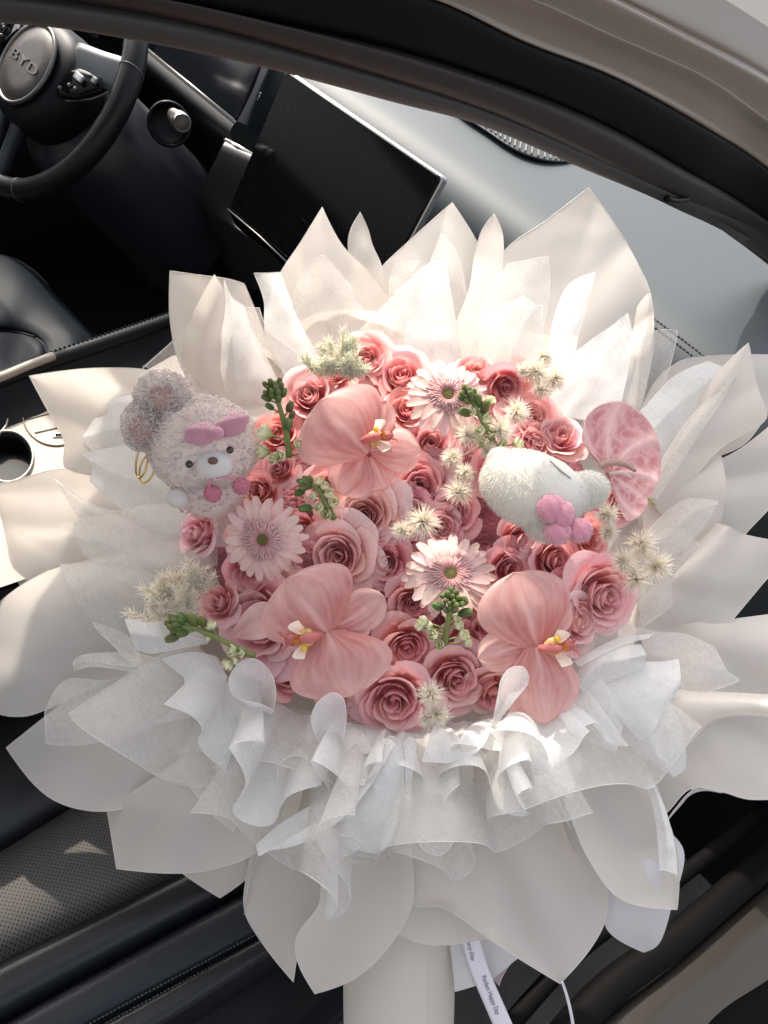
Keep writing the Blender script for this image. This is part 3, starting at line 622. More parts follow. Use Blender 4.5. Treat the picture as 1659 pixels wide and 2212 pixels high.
# ================================================================== BOUQUET WRAPPING
BC = (875, 1150)
wrap = empty('bouquet_wrapping', P(*BC, -8), 'large bouquet wrapping of cream paper sheets and ruffled white tissue', 'bouquet wrapping')
WI = Matrix.Translation(-Vector(P(*BC, -8)))
ZAX = Rm.T @ np.array([0, 0, 1.])
def wsheet(name, me):
    o = bpy.data.objects.new(name, me); col.objects.link(o); o.parent = wrap; o.matrix_parent_inverse = WI; return o
HEM = mat('tissue_edge', (.90, .885, .86), .6, trans=((.9, .88, .85), .35))
HEMP = mat('paper_edge', (.86, .82, .77), .6, trans=((.9, .85, .78), .3))
def hem(o, pts, r=.00033, m=None):
    """thickened free edge of a sheet"""
    b = MB(); b.add(*tube(pts, r, 4, False)); e = bpy.data.objects.new('hem', b.me('hem', m or HEM)); col.objects.link(e); e.parent = o
sheet_n = [0]
def sheet(curves, m=None, nt=30, ns=24, wr=.10, bulge=0., name=None, flute=0., crease=None):
    """a sheet of paper through curves of (u, v, d); wr, bulge in centimetres"""
    sheet_n[0] += 1; k = sheet_n[0]
    m = m or PAPER
    cs = []
    for c in curves:
        dl = [p for p in c]; last = 0.; out = []
        for p in dl:
            last = p[2] if len(p) > 2 else last; out.append((p[0], p[1], last))
        cs.append(out)
    A = loft(cs, nt, ns); V = []; tis = m in (TISSUE, TISSUE2)
    tv_ = A[:, -1, 1].mean(); droop = 0 if tis or name or wr < .06 else 4.2*min(1, max(0, (tv_-1250)/500))      # outer tips of the lower paper bend back
    if crease or (crease is None and tis and k % 2 == 0 and len(cs) > 2):       # sharp folds along the inner curves
        C = np.array([crom(c, nt) for c in cs]); xs = np.linspace(0, len(cs)-1, ns)
        A = np.array([C[min(int(x), len(cs)-2)]*(1-(x-min(int(x), len(cs)-2)))+C[min(int(x), len(cs)-2)+1]*(x-min(int(x), len(cs)-2)) for x in xs])
    for i in range(ns):
        s = i/(ns-1)
        for j in range(nt):
            t = j/(nt-1); u, v, d = A[i, j]
            q = Vector((u/130+k*7.3, v/130, k*3.1)); q2 = Vector((u/45+k*5.3, v/45, k*1.7))
            d += wr*3.0*noise.noise(q) + wr*.7*noise.noise(q2) + bulge*math.sin(math.pi*s)*math.sin(math.pi*min(1, t*1.0))**.5 + flute*math.sin(s*9+k)*t*.5
            if tis: d += .22*(abs(noise.noise(Vector((u/60+k*3.3, v/60, k))))+.5*abs(noise.noise(Vector((u/26+k*9.3, v/26, k)))))
            if not tis:            # soft radial folds of the gathered paper
                an = math.atan2(v-BC[1], u-BC[0]); rr = math.hypot(u-BC[0], v-BC[1])/700
                d += 1.3*abs(noise.noise(Vector((an*6.5+k*2.3, k*1.7, rr*.8))))*min(1, rr)-droop*(j/(nt-1))**2.6+.35*abs(noise.noise(Vector((an*3+u/170, k*2.9, v/150))))
            V.append(P(u, v, d))
    nm = name or ('tissue_sheet' if m in (TISSUE, TISSUE2) else 'paper_sheet')
    o = wsheet(nm, mesh(nm, V, gridfaces(ns, nt), m))
    e = V[0:nt]; tipd = np.linalg.norm(np.array(V[nt-1])-np.array(V[(ns-1)*nt+nt-1]))
    if tipd > .002: e = e+[V[i*nt+nt-1] for i in range(1, ns-1)]
    e = e+V[(ns-1)*nt:ns*nt][::-1] if tipd > .002 else e+V[(ns-1)*nt:ns*nt-1][::-1]
    hem(o, e, .00030 if m in (TISSUE, TISSUE2) else .00036, HEM if m in (TISSUE, TISSUE2) else HEMP)
    return o
# ---- outer paper, clockwise from the upper left
sheet([[(480, 900, -7), (395, 800, -6), (368, 700, -5), (367, 585, -4)], [(560, 880, -6), (470, 770, -4.5), (440, 680, -4), (430, 594, -3.5)], [(600, 880, -6), (530, 770, -5), (505, 690, -5), (490, 602, -4.5)], [(660, 880, -7), (590, 770, -7), (560, 690, -7), (528, 613, -6.5)]])
sheet([[(420, 900, -4), (395, 780, -3.2), (402, 712, -2.6), (435, 640, -2.2), (463, 593, -2)], [(435, 900, -3), (430, 790, -2), (445, 710, -1.4), (465, 640, -1.5), (463, 593, -2)], [(500, 900, -3.5), (470, 760, -3), (484, 680, -2.8), (483, 630, -2.5), (463, 593, -2)]])
sheet([[(470, 900, -4.5), (478, 760, -4), (484, 660, -4), (484, 604, -4)], [(560, 900, -4), (515, 740, -3), (510, 690, -3), (500, 640, -3.4)], [(640, 900, -5), (570, 760, -5), (540, 700, -5), (528, 660, -5)]], TISSUE2)
sheet([[(560, 860, -8), (575, 680, -8), (600, 600, -7.5), (650, 522, -7), (696, 447, -6.5)], [(700, 840, -6.5), (690, 700, -6), (690, 600, -6), (697, 510, -6.2), (696, 447, -6.5)], [(890, 850, -8), (855, 670, -8), (800, 590, -7.5), (740, 530, -7), (696, 447, -6.5)]])
sheet([[(800, 720, -10), (762, 600, -10), (752, 535, -9.5), (756, 500, -9), (778, 458, -9)], [(820, 720, -9.6), (796, 600, -9.5), (786, 540, -9.2), (776, 500, -9.2), (778, 458, -9)], [(850, 700, -10), (826, 580, -10), (805, 530, -9.8), (795, 495, -9.5), (778, 458, -9)]])
sheet([[(760, 800, -11), (770, 660, -11), (820, 582, -10.5), (890, 515, -10), (977, 437, -10)], [(920, 780, -10), (930, 660, -9.5), (950, 580, -9.5), (975, 500, -9.7), (977, 437, -10)], [(1090, 800, -11), (1075, 650, -11), (1052, 565, -10.5), (1020, 503, -10), (977, 437, -10)]])
sheet([[(930, 840, -5.5), (975, 720, -5.5), (1012, 630, -6), (1026, 550, -6.5), (1040, 500, -6.3), (1067, 462, -6)], [(1010, 840, -4.8), (1038, 720, -5.4), (1066, 630, -5.6), (1072, 550, -5.9), (1070, 500, -6.2), (1067, 462, -6)], [(1085, 850, -5), (1090, 690, -5), (1087, 590, -5.2), (1088, 540, -5.2), (1084, 500, -5.5), (1067, 462, -6)]])
sheet([[(990, 900, -12), (1030, 690, -12), (1085, 548, -11.5), (1180, 476, -11), (1271, 406, -10.5)], [(1170, 880, -11), (1190, 690, -11), (1220, 580, -10.8), (1260, 490, -10.6), (1271, 406, -10.5)], [(1380, 900, -12), (1412, 740, -11), (1402, 630, -10.5), (1350, 520, -10.5), (1271, 406, -10.5)]], crease=True)
sheet([[(1340, 780, -10), (1368, 710, -10), (1380, 640, -10), (1390, 595, -10.5)], [(1370, 770, -9.4), (1392, 710, -9.4), (1400, 650, -9.6), (1394, 605, -10.2)], [(1398, 770, -9.5), (1412, 700, -9.5), (1406, 640, -9.8), (1392, 597, -10.4)]], wr=.03)
sheet([[(1360, 960, -12), (1400, 850, -10), (1440, 800, -9), (1500, 772, -9), (1700, 766, -9)], [(1440, 980, -10), (1500, 900, -9), (1560, 850, -8.5), (1610, 830, -8.5), (1700, 815, -8.5)], [(1500, 1000, -11), (1600, 965, -9), (1645, 915, -9), (1665, 880, -9.2), (1740, 850, -9.5)]])
sheet([[(1400, 1080, -5), (1450, 965, -4.5), (1500, 880, -4), (1550, 805, -3.6), (1617, 740, -3.4)], [(1410, 1090, -4), (1470, 975, -3), (1530, 880, -2.5), (1580, 800, -2.8), (1617, 740, -3.4)], [(1450, 1120, -4.5), (1520, 985, -4), (1580, 900, -3.6), (1603, 820, -3.4), (1617, 740, -3.4)], [(1500, 1000, -5.5), (1560, 962, -5), (1655, 905, -4.4), (1638, 840, -4), (1617, 740, -3.4)]])
sheet([[(1360, 1030, -8), (1460, 1000, -7.5), (1560, 990, -7.5), (1665, 918, -7)], [(1380, 1140, -7), (1470, 1120, -6.5), (1580, 1080, -6.5), (1680, 1000, -7)], [(1380, 1260, -8), (1520, 1250, -7.5), (1618, 1145, -7.2), (1700, 1060, -7.2)]])
sheet([[(1380, 1060, -6), (1440, 985, -5.5), (1500, 985, -5), (1558, 985, -5)], [(1390, 1150, -5), (1450, 1110, -4.5), (1510, 1090, -4), (1568, 1060, -4)], [(1390, 1260, -6), (1450, 1240, -5.5), (1520, 1190, -5), (1556, 1130, -5)]])
sheet([[(1350, 1330, -5.5), (1400, 1280, -5), (1470, 1200, -5), (1545, 1130, -4.6)], [(1370, 1350, -4), (1430, 1280, -3), (1500, 1215, -2.2), (1575, 1138, -2.5)], [(1390, 1400, -4.5), (1470, 1330, -4), (1540, 1270, -3), (1610, 1155, -3)], [(1400, 1500, -5.5), (1490, 1450, -5), (1590, 1330, -4), (1720, 1175, -3.5)]])
sheet([[(1400, 1380, -6), (1480, 1350, -5), (1560, 1340, -4.5), (1720, 1320, -4)], [(1400, 1500, -4.6), (1490, 1480, -4), (1580, 1440, -3.5), (1720, 1420, -3)], [(1400, 1560, -6), (1490, 1540, -5), (1580, 1530, -5), (1720, 1530, -4.5)]])
sheet([[(1330, 1540, -5), (1480, 1500, -6.5), (1600, 1500, -7), (1720, 1500, -7)], [(1350, 1640, -4), (1470, 1610, -5.5), (1600, 1610, -5.8), (1720, 1610, -5.8)], [(1390, 1790, -4.5), (1440, 1756, -4), (1492, 1704, -3.6), (1560, 1711, -3.2), (1620, 1727, -3), (1720, 1722, -3)]])
sheet([[(1430, 1790, -4.5), (1460, 1745, -4.4), (1500, 1706, -4.2), (1560, 1713, -4)], [(1435, 1780, -5.5), (1455, 1757, -5.5), (1480, 1728, -5.5), (1497, 1702, -5)]], PAPER2)
sheet([[(1330, 1470, -2), (1420, 1472, -1.5), (1490, 1490, -1), (1580, 1496, -.8), (1720, 1505, -.6)], [(1340, 1500, 0), (1430, 1495, .8), (1500, 1505, 1.8), (1590, 1508, 2), (1720, 1520, 2.1)], [(1350, 1540, .4), (1440, 1540, 1.6), (1500, 1530, 2.4), (1600, 1526, 2.6), (1720, 1540, 2.7)], [(1360, 1620, -1), (1450, 1630, .4), (1497, 1598, 1.4), (1540, 1556, 1.8), (1620, 1545, 2), (1720, 1562, 2)]])
sheet([[(1060, 1480, -1.5), (1170, 1640, -.5), (1222, 1740, .6), (1268, 1850, 1.4), (1340, 1942, 1.2), (1463, 1965, .4)], [(1140, 1450, -2.2), (1240, 1640, -1.6), (1300, 1740, -1.4), (1360, 1840, -1.0), (1410, 1910, -.4), (1463, 1965, .4)], [(1230, 1430, -2.4), (1300, 1600, -2), (1360, 1710, -1.8), (1410, 1800, -1.4), (1445, 1880, -.8), (1463, 1965, .4)], [(1290, 1400, -2), (1345, 1535, -1), (1402, 1655, -.6), (1442, 1765, -.2), (1466, 1860, .2), (1463, 1965, .4)]], nt=40)
sheet([[(1395, 1690, .3), (1410, 1740, .3), (1420, 1800, .2), (1425, 1880, .2)], [(1404, 1680, .9), (1426, 1740, 1), (1440, 1810, .9), (1440, 1880, .4)], [(1403, 1672, .5), (1436, 1745, .6), (1458, 1830, .6), (1463, 1890, .5)]], TISSUE2, wr=.03)  # pale strip added along the paper's edge, imitating its lit rim
sheet([[(1290, 1860, -4), (1310, 1940, -4), (1312, 2008, -4), (1390, 2057, -4)], [(1400, 1830, -3.5), (1400, 1900, -3), (1395, 1990, -3), (1392, 2054, -3.8)], [(1450, 1800, -5), (1478, 1850, -5), (1450, 1960, -4.6), (1425, 2035, -4.4), (1390, 2057, -4)]], PAPER2)
sheet([[(820, 1560, -2.5), (860, 1820, -1.5), (888, 1950, -.2), (960, 1962, .8), (1080, 2045, 1), (1210, 2125, .6)], [(940, 1560, -2.5), (980, 1780, -1.5), (1020, 1900, -1.2), (1080, 1990, -.8), (1150, 2060, -.2), (1210, 2125, .6)], [(1060, 1560, -2.8), (1130, 1780, -2), (1180, 1900, -1.6), (1215, 2000, -1.0), (1225, 2070, -.2), (1210, 2125, .6)], [(1180, 1560, -3), (1255, 1780, -2), (1308, 1900, -1.6), (1310, 1980, -.8), (1275, 2050, -.2), (1210, 2125, .6)]], nt=40)
sheet([[(700, 1560, -2), (690, 1850, -.6), (690, 1950, .8), (642, 2020, 1.4), (642, 2075, 1), (680, 2147, .6)], [(770, 1560, -2), (770, 1850, -1), (765, 1950, -.5), (735, 2030, -.2), (710, 2090, .2), (680, 2147, .6)], [(870, 1560, -2), (890, 1840, -1), (890, 1955, .6), (840, 2045, 1), (770, 2112, .9), (680, 2147, .6)]], nt=40)
sheet([[(560, 1700, -4.5), (540, 1850, -4), (527, 1960, -4), (565, 2035, -4), (634, 2122, -4)], [(640, 1700, -3.5), (620, 1850, -3.4), (605, 1960, -3.2), (615, 2040, -3.4), (634, 2122, -4)], [(720, 1700, -3), (700, 1850, -3), (700, 1960, -2.8), (655, 2020, -3.2), (634, 2122, -4)]])
sheet([[(640, 1660, -2.5), (590, 1780, -1.8), (545, 1880, -1.2), (528, 1976, -1)], [(650, 1660, -1.2), (615, 1740, .2), (580, 1800, 1.2), (553, 1842, 1.4)], [(660, 1660, -.4), (640, 1730, .8), (622, 1790, 1.8), (605, 1826, 2.1)], [(680, 1660, -1), (670, 1740, 0), (665, 1800, 1), (655, 1848, 1.4)], [(700, 1680, -1.8), (692, 1800, -1), (690, 1880, -.6), (689, 1952, -.4)]], nt=30)
sheet([[(930, 1820, -2.8), (900, 1900, -2.4), (862, 2020, -2.2)], [(1000, 1840, -3.4), (970, 1950, -3.4), (940, 2042, -3.2)], [(1100, 1860, -3.8), (1070, 1960, -3.8), (1065, 2025, -3.6)]], wr=.05)
sheet([[(480, 1480, -4), (400, 1625, -2.4), (320, 1688, -1.4), (230, 1745, -.8)], [(570, 1500, -3.2), (490, 1660, -1.0), (370, 1750, -.2), (238, 1790, -.4)], [(650, 1560, -3.6), (600, 1730, -1.6), (450, 1830, -.6), (246, 1840, -.2)], [(680, 1600, -4.5), (645, 1730, -3), (590, 1812, -2), (515, 1862, -1), (400, 1886, -.4), (252, 1877, 0)]], nt=34)
sheet([[(430, 1560, -2.2), (400, 1610, -1.5), (385, 1660, -1.2)], [(520, 1580, -1.6), (470, 1660, -.7), (440, 1740, -.2)], [(600, 1620, -2), (540, 1700, -.9), (505, 1800, -.4)]], wr=.04)
sheet([[(560, 1700, -5.5), (440, 1850, -5), (395, 1888, -4.6)], [(600, 1700, -4.5), (500, 1870, -4), (430, 1912, -4)], [(660, 1720, -5.5), (560, 1870, -5), (475, 1940, -4.8)]])
sheet([[(420, 1380, -4.6), (250, 1430, -4), (120, 1530, -3), (13, 1615, -2.4)], [(470, 1450, -4.2), (320, 1530, -3), (180, 1610, -2.6), (13, 1615, -2.4)], [(520, 1540, -5), (420, 1650, -4), (300, 1735, -3.2), (200, 1752, -3), (100, 1718, -2.6), (13, 1615, -2.4)]], nt=34)
sheet([[(430, 1180, -4.5), (270, 1175, -3.9), (110, 1230, -3.5), (0, 1300, -2.9), (-70, 1400, -2.5)], [(430, 1280, -3.5), (270, 1290, -2.1), (120, 1370, -1.5), (20, 1430, -1.5), (-70, 1420, -2.3)], [(430, 1440, -4.0), (270, 1460, -3.5), (112, 1528, -2.7), (45, 1548, -2.5), (-20, 1530, -2.5), (-70, 1420, -2.5)]], nt=34)
sheet([[(480, 1040, -6.5), (300, 1016, -5.9), (130, 1013, -5.5), (40, 1035, -5.1), (-10, 1048, -5.1)], [(480, 1130, -5.5), (300, 1140, -4.1), (150, 1170, -3.7), (60, 1170, -4.1), (-2, 1090, -4.9)], [(480, 1270, -6.5), (300, 1290, -5.5), (130, 1330, -5.1), (62, 1300, -4.9), (22, 1200, -4.9), (0, 1105, -5.0)]], nt=34)
sheet([[(500, 880, -7.5), (350, 806, -6.9), (210, 795, -6.5), (63, 812, -6.1)], [(480, 980, -6.5), (340, 920, -5.3), (200, 880, -4.9), (63, 812, -6.1)], [(470, 1100, -7.5), (310, 1090, -6.3), (148, 1022, -5.5), (138, 950, -5.5), (110, 900, -5.7), (63, 812, -6.1)]], nt=34)
# ---- inner tissue, upper side
T1, T2 = TISSUE, TISSUE2
sheet([[(590, 880, -4.5), (628, 720, -5), (640, 620, -5), (690, 552, -5)], [(690, 880, -3.5), (700, 720, -4), (705, 630, -4.4), (694, 552, -5)], [(800, 870, -4.5), (800, 720, -5), (765, 630, -5), (700, 552, -5)]], T1)
sheet([[(640, 860, -4.2), (575, 720, -5), (570, 650, -5.4), (548, 590, -5.6)], [(690, 840, -3.4), (630, 720, -4), (600, 640, -4.6), (575, 590, -5.2)], [(740, 850, -4.2), (660, 720, -4.6), (625, 640, -5), (605, 588, -5.6)]], T2)
sheet([[(700, 860, -4), (600, 790, -4), (555, 730, -4.2), (530, 665, -4.4)], [(740, 860, -3.4), (650, 770, -3.2), (585, 720, -3.4), (560, 665, -4)]], T1)
sheet([[(890, 840, -8), (900, 680, -8), (925, 580, -8), (953, 506, -8)], [(950, 840, -7), (960, 680, -7), (970, 590, -7), (956, 506, -8)], [(1005, 840, -8), (1010, 680, -8), (1000, 590, -8), (985, 540, -8), (958, 506, -8)]], T1)
sheet([[(930, 880, -3.6), (885, 760, -3.8), (850, 627, -4)], [(960, 880, -2.8), (930, 740, -2.8), (895, 592, -3)], [(990, 880, -3.2), (975, 740, -3.2), (943, 556, -3.4)], [(1000, 880, -4.2), (990, 740, -4.6), (962, 560, -4.8)]], T2)
sheet([[(850, 800, -6), (842, 680, -6.4), (843, 600, -6.6), (860, 570, -6.6)], [(880, 800, -6), (880, 680, -6), (890, 600, -6.2), (906, 563, -6.4)]], T1)
sheet([[(700, 880, -4), (720, 780, -4.4), (800, 690, -4.6), (850, 640, -4.6)], [(840, 880, -3), (830, 780, -3.2), (855, 700, -3.6), (880, 645, -4)], [(950, 880, -3.6), (920, 780, -4), (900, 700, -4.4), (880, 640, -4.4)]], T1)
sheet([[(1000, 860, -4.5), (1020, 740, -4.8), (1060, 620, -5), (1095, 570, -5)], [(1060, 860, -3.8), (1090, 730, -3.6), (1120, 640, -4), (1140, 562, -4.6)], [(1120, 860, -4.6), (1170, 720, -5), (1187, 620, -5.2), (1184, 553, -5.2)]], T1)
sheet([[(960, 880, -3), (1030, 780, -3), (1040, 700, -3.2), (1130, 640, -3.6)], [(1050, 890, -2), (1100, 780, -2.2), (1120, 720, -2.6), (1160, 660, -3.2)], [(1140, 900, -3), (1160, 790, -3.4), (1170, 720, -3.8), (1172, 660, -4)]], T1)
sheet([[(1180, 850, -4.6), (1186, 740, -5), (1205, 660, -5.4), (1232, 612, -5.6), (1286, 588, -5.6)], [(1205, 830, -4.3), (1222, 740, -4.8), (1250, 670, -5.1), (1268, 620, -5.4), (1286, 588, -5.6)], [(1240, 800, -4.6), (1248, 730, -5), (1262, 680, -5.2), (1276, 630, -5.4), (1286, 588, -5.6)]], T2)
sheet([[(1140, 900, -4), (1200, 800, -4.6), (1270, 740, -5), (1320, 705, -5.2), (1356, 676, -5.4)], [(1220, 900, -3.6), (1280, 820, -4.2), (1320, 760, -4.8), (1345, 715, -5.2), (1356, 676, -5.4)], [(1330, 920, -4), (1350, 830, -4.6), (1362, 770, -5), (1365, 720, -5.2), (1356, 676, -5.4)]], T2)
sheet([[(1250, 930, -5), (1330, 800, -6), (1400, 722, -6.4), (1463, 713, -6.4)], [(1330, 950, -4), (1390, 850, -5), (1425, 780, -5.6), (1460, 740, -6)], [(1400, 980, -5), (1430, 880, -6), (1440, 820, -6.4), (1450, 782, -6.4)]], T1)
sheet([[(1300, 980, -3.4), (1400, 870, -3.8), (1460, 810, -4), (1530, 780, -4)], [(1350, 1000, -2.6), (1440, 900, -2.8), (1510, 840, -3), (1570, 795, -3.2)], [(1400, 1040, -3.4), (1470, 940, -4), (1530, 870, -4), (1590, 800, -3.8)]], T2)
sheet([[(1390, 1060, -2.6), (1470, 930, -2.6), (1530, 860, -2.6), (1600, 790, -2.8)], [(1400, 1070, -1.8), (1478, 950, -1.6), (1545, 870, -1.6), (1590, 810, -2.2)], [(1420, 1080, -2.6), (1490, 970, -2.4), (1545, 890, -2.4), (1585, 830, -2.6)]], T1)
sheet([[(1370, 1180, -3.6), (1430, 1115, -3.4), (1480, 1080, -3.2), (1550, 1082, -3.2)], [(1385, 1200, -2.6), (1450, 1150, -2.2), (1500, 1105, -2.2), (1548, 1090, -2.8)], [(1390, 1240, -3.4), (1450, 1200, -3.2), (1510, 1150, -3), (1546, 1095, -3)]], T1)
sheet([[(1360, 1240, -3), (1430, 1150, -3.4), (1470, 1140, -3.4)], [(1380, 1300, -2.4), (1460, 1220, -2.6), (1510, 1180, -3)], [(1380, 1360, -3), (1470, 1290, -3.4), (1500, 1230, -3.4)]], T1)
# ---- inner tissue, left side
sheet([[(500, 900, -4.0), (380, 850, -4.4), (300, 850, -4.6), (240, 865, -4.6), (176, 946, -4.6)], [(500, 960, -3.0), (390, 920, -3.2), (310, 920, -3.4), (240, 930, -4.0), (176, 946, -4.6)], [(500, 1060, -4.0), (390, 1020, -4.6), (290, 1000, -4.6), (220, 985, -4.6), (176, 946, -4.6)]], T2)
sheet([[(460, 860, -2.2), (400, 790, -2.6), (380, 740, -2.6), (400, 712, -2.6)], [(400, 900, -2.0), (340, 830, -2.6), (315, 790, -2.8), (305, 800, -2.8)]], T1)
sheet([[(520, 1020, -2.0), (400, 970, -2.6), (290, 960, -3.0), (178, 980, -3.2)], [(520, 1090, -1.4), (400, 1060, -1.6), (290, 1040, -2.2), (200, 1000, -3.0)], [(520, 1180, -2.0), (400, 1170, -2.6), (280, 1110, -3.0), (195, 1040, -3.2)]], T2)
sheet([[(470, 1100, -1.6), (330, 1090, -2.0), (230, 1100, -2.4), (120, 1036, -2.6)], [(470, 1160, -1.0), (340, 1150, -1.2), (240, 1140, -1.8), (125, 1044, -2.5)], [(470, 1220, -1.6), (330, 1230, -2.2), (230, 1190, -2.6), (150, 1085, -2.7)]], T1)
sheet([[(450, 1180, -1.0), (330, 1150, -1.4), (240, 1110, -1.6), (160, 1130, -1.8)], [(450, 1260, -0.4), (330, 1220, -0.6), (240, 1180, -0.8), (165, 1165, -1.4)], [(450, 1330, -1.0), (330, 1300, -1.6), (230, 1240, -1.8), (180, 1195, -1.9)]], T1)
sheet([[(450, 1280, -0.6), (330, 1240, -1.0), (220, 1220, -1.4), (128, 1218, -1.6)], [(440, 1340, 0.0), (330, 1320, -0.2), (230, 1300, -0.6), (150, 1270, -1.2)], [(430, 1420, -0.6), (330, 1420, -1.2), (240, 1380, -1.6), (190, 1340, -1.7)]], T1)
# ---- inner tissue, lower left
sheet([[(440, 1372, 1), (400, 1352, 1), (330, 1340, .6), (269, 1337, .4)], [(450, 1385, 1.8), (400, 1375, 2), (340, 1375, 1.8), (281, 1368, 1)], [(450, 1390, 1), (400, 1398, 1), (350, 1408, .8), (322, 1411, .6), (293, 1400, .6)]], T2)
sheet([[(300, 1400, -.6), (270, 1370, -.8), (240, 1355, -1), (200, 1345, -1)], [(310, 1440, 0), (270, 1420, -.2), (240, 1390, -.4), (215, 1368, -.8)]], T1)
sheet([[(450, 1460, 0), (330, 1420, -.4), (250, 1410, -.8), (180, 1415, -1), (158, 1430, -1.2)], [(460, 1480, 1), (340, 1445, 1), (260, 1440, .6), (190, 1430, 0), (160, 1440, -1)], [(470, 1500, .2), (370, 1470, .4), (280, 1450, 0), (200, 1440, -.6), (162, 1450, -1.2)]], T1)
sheet([[(440, 1430, .2), (330, 1450, -.8), (230, 1470, -1.2), (140, 1470, -1.4), (97, 1540, -1.6)], [(440, 1470, 1), (340, 1520, .4), (240, 1550, .2), (150, 1560, -.2), (98, 1570, -1.2)], [(440, 1500, 1), (330, 1565, .4), (240, 1598, 0), (160, 1610, -.6), (99, 1606, -1.2)]], T1)
sheet([[(470, 1420, 1.6), (430, 1410, 2), (390, 1412, 2), (349, 1424, 1.6)], [(490, 1460, 2.4), (450, 1450, 3), (420, 1450, 3), (398, 1462, 2.6)], [(480, 1500, 2), (450, 1510, 2.6), (425, 1515, 2.8), (405, 1512, 2.6)], [(470, 1520, 1.2), (430, 1540, 1.6), (380, 1555, 1.4), (325, 1564, .8)]], T2)
sheet([[(470, 1530, 1), (430, 1545, .8), (390, 1552, .4), (372, 1562, .2)], [(480, 1550, 1.6), (430, 1580, 1.4), (385, 1590, 1), (366, 1595, .4)], [(470, 1590, 1), (440, 1620, .8), (405, 1634, .4), (375, 1620, .2)]], T1)
sheet([[(520, 1480, 2.4), (490, 1475, 2), (462, 1484, 1.6)], [(530, 1540, 3), (500, 1545, 2.6), (464, 1550, 2.2)], [(540, 1600, 2.4), (500, 1605, 2), (466, 1600, 1.6)]], T2)
sheet([[(520, 1560, 2), (480, 1560, 1.6), (455, 1565, 1.2), (448, 1590, 1)], [(540, 1600, 2.8), (500, 1600, 2.6), (470, 1598, 2.2), (452, 1600, 1.4)], [(540, 1640, 2), (500, 1632, 1.8), (470, 1615, 1.6), (450, 1603, 1.2)]], T2)
# ---- inner tissue, lower right
sheet([[(1230, 1370, 1), (1330, 1350, .6), (1420, 1365, .2), (1480, 1370, -.4), (1545, 1400, -.8)], [(1260, 1420, 1.6), (1350, 1410, 1.4), (1430, 1420, 1), (1490, 1430, .4), (1570, 1450, -.4)], [(1280, 1470, .8), (1360, 1480, .6), (1440, 1490, 0), (1500, 1500, -.4), (1600, 1470, -.8)]], T1)
sheet([[(1240, 1430, 1.8), (1290, 1400, 2), (1340, 1378, 2), (1410, 1370, 1.6)], [(1250, 1440, 2.6), (1290, 1420, 3), (1340, 1395, 3), (1400, 1378, 2.2)]], T2)
sheet([[(1240, 1470, 2), (1280, 1410, 2.6), (1330, 1400, 3), (1385, 1392, 2.8)], [(1250, 1480, 2.8), (1300, 1435, 3.6), (1350, 1425, 3.8), (1395, 1415, 3.2)], [(1260, 1500, 2), (1320, 1470, 2.4), (1360, 1455, 2.6), (1390, 1440, 2.4)]], T2)
sheet([[(1300, 1450, 1.6), (1360, 1430, 2.2), (1420, 1430, 2.2), (1466, 1424, 2)], [(1320, 1520, 2.4), (1380, 1500, 3), (1430, 1500, 3), (1470, 1470, 2.6)], [(1380, 1600, 2), (1410, 1580, 2.6), (1430, 1540, 2.6), (1465, 1490, 2.2)]], T2)
sheet([[(1300, 1470, 1), (1330, 1560, 1.2), (1370, 1620, 1.2), (1430, 1655, 1)], [(1380, 1480, 2), (1395, 1560, 2.4), (1420, 1630, 2.2), (1455, 1680, 1.2)], [(1460, 1500, 1.2), (1470, 1560, 1.6), (1480, 1610, 1.4), (1482, 1660, .8)]], T2)
sheet([[(1280, 1440, 1.8), (1240, 1520, 2), (1200, 1570, 1.8)], [(1310, 1480, 2.8), (1290, 1560, 2.8), (1270, 1600, 2.4)], [(1330, 1500, 2), (1345, 1560, 2), (1330, 1625, 1.8)]], T2)
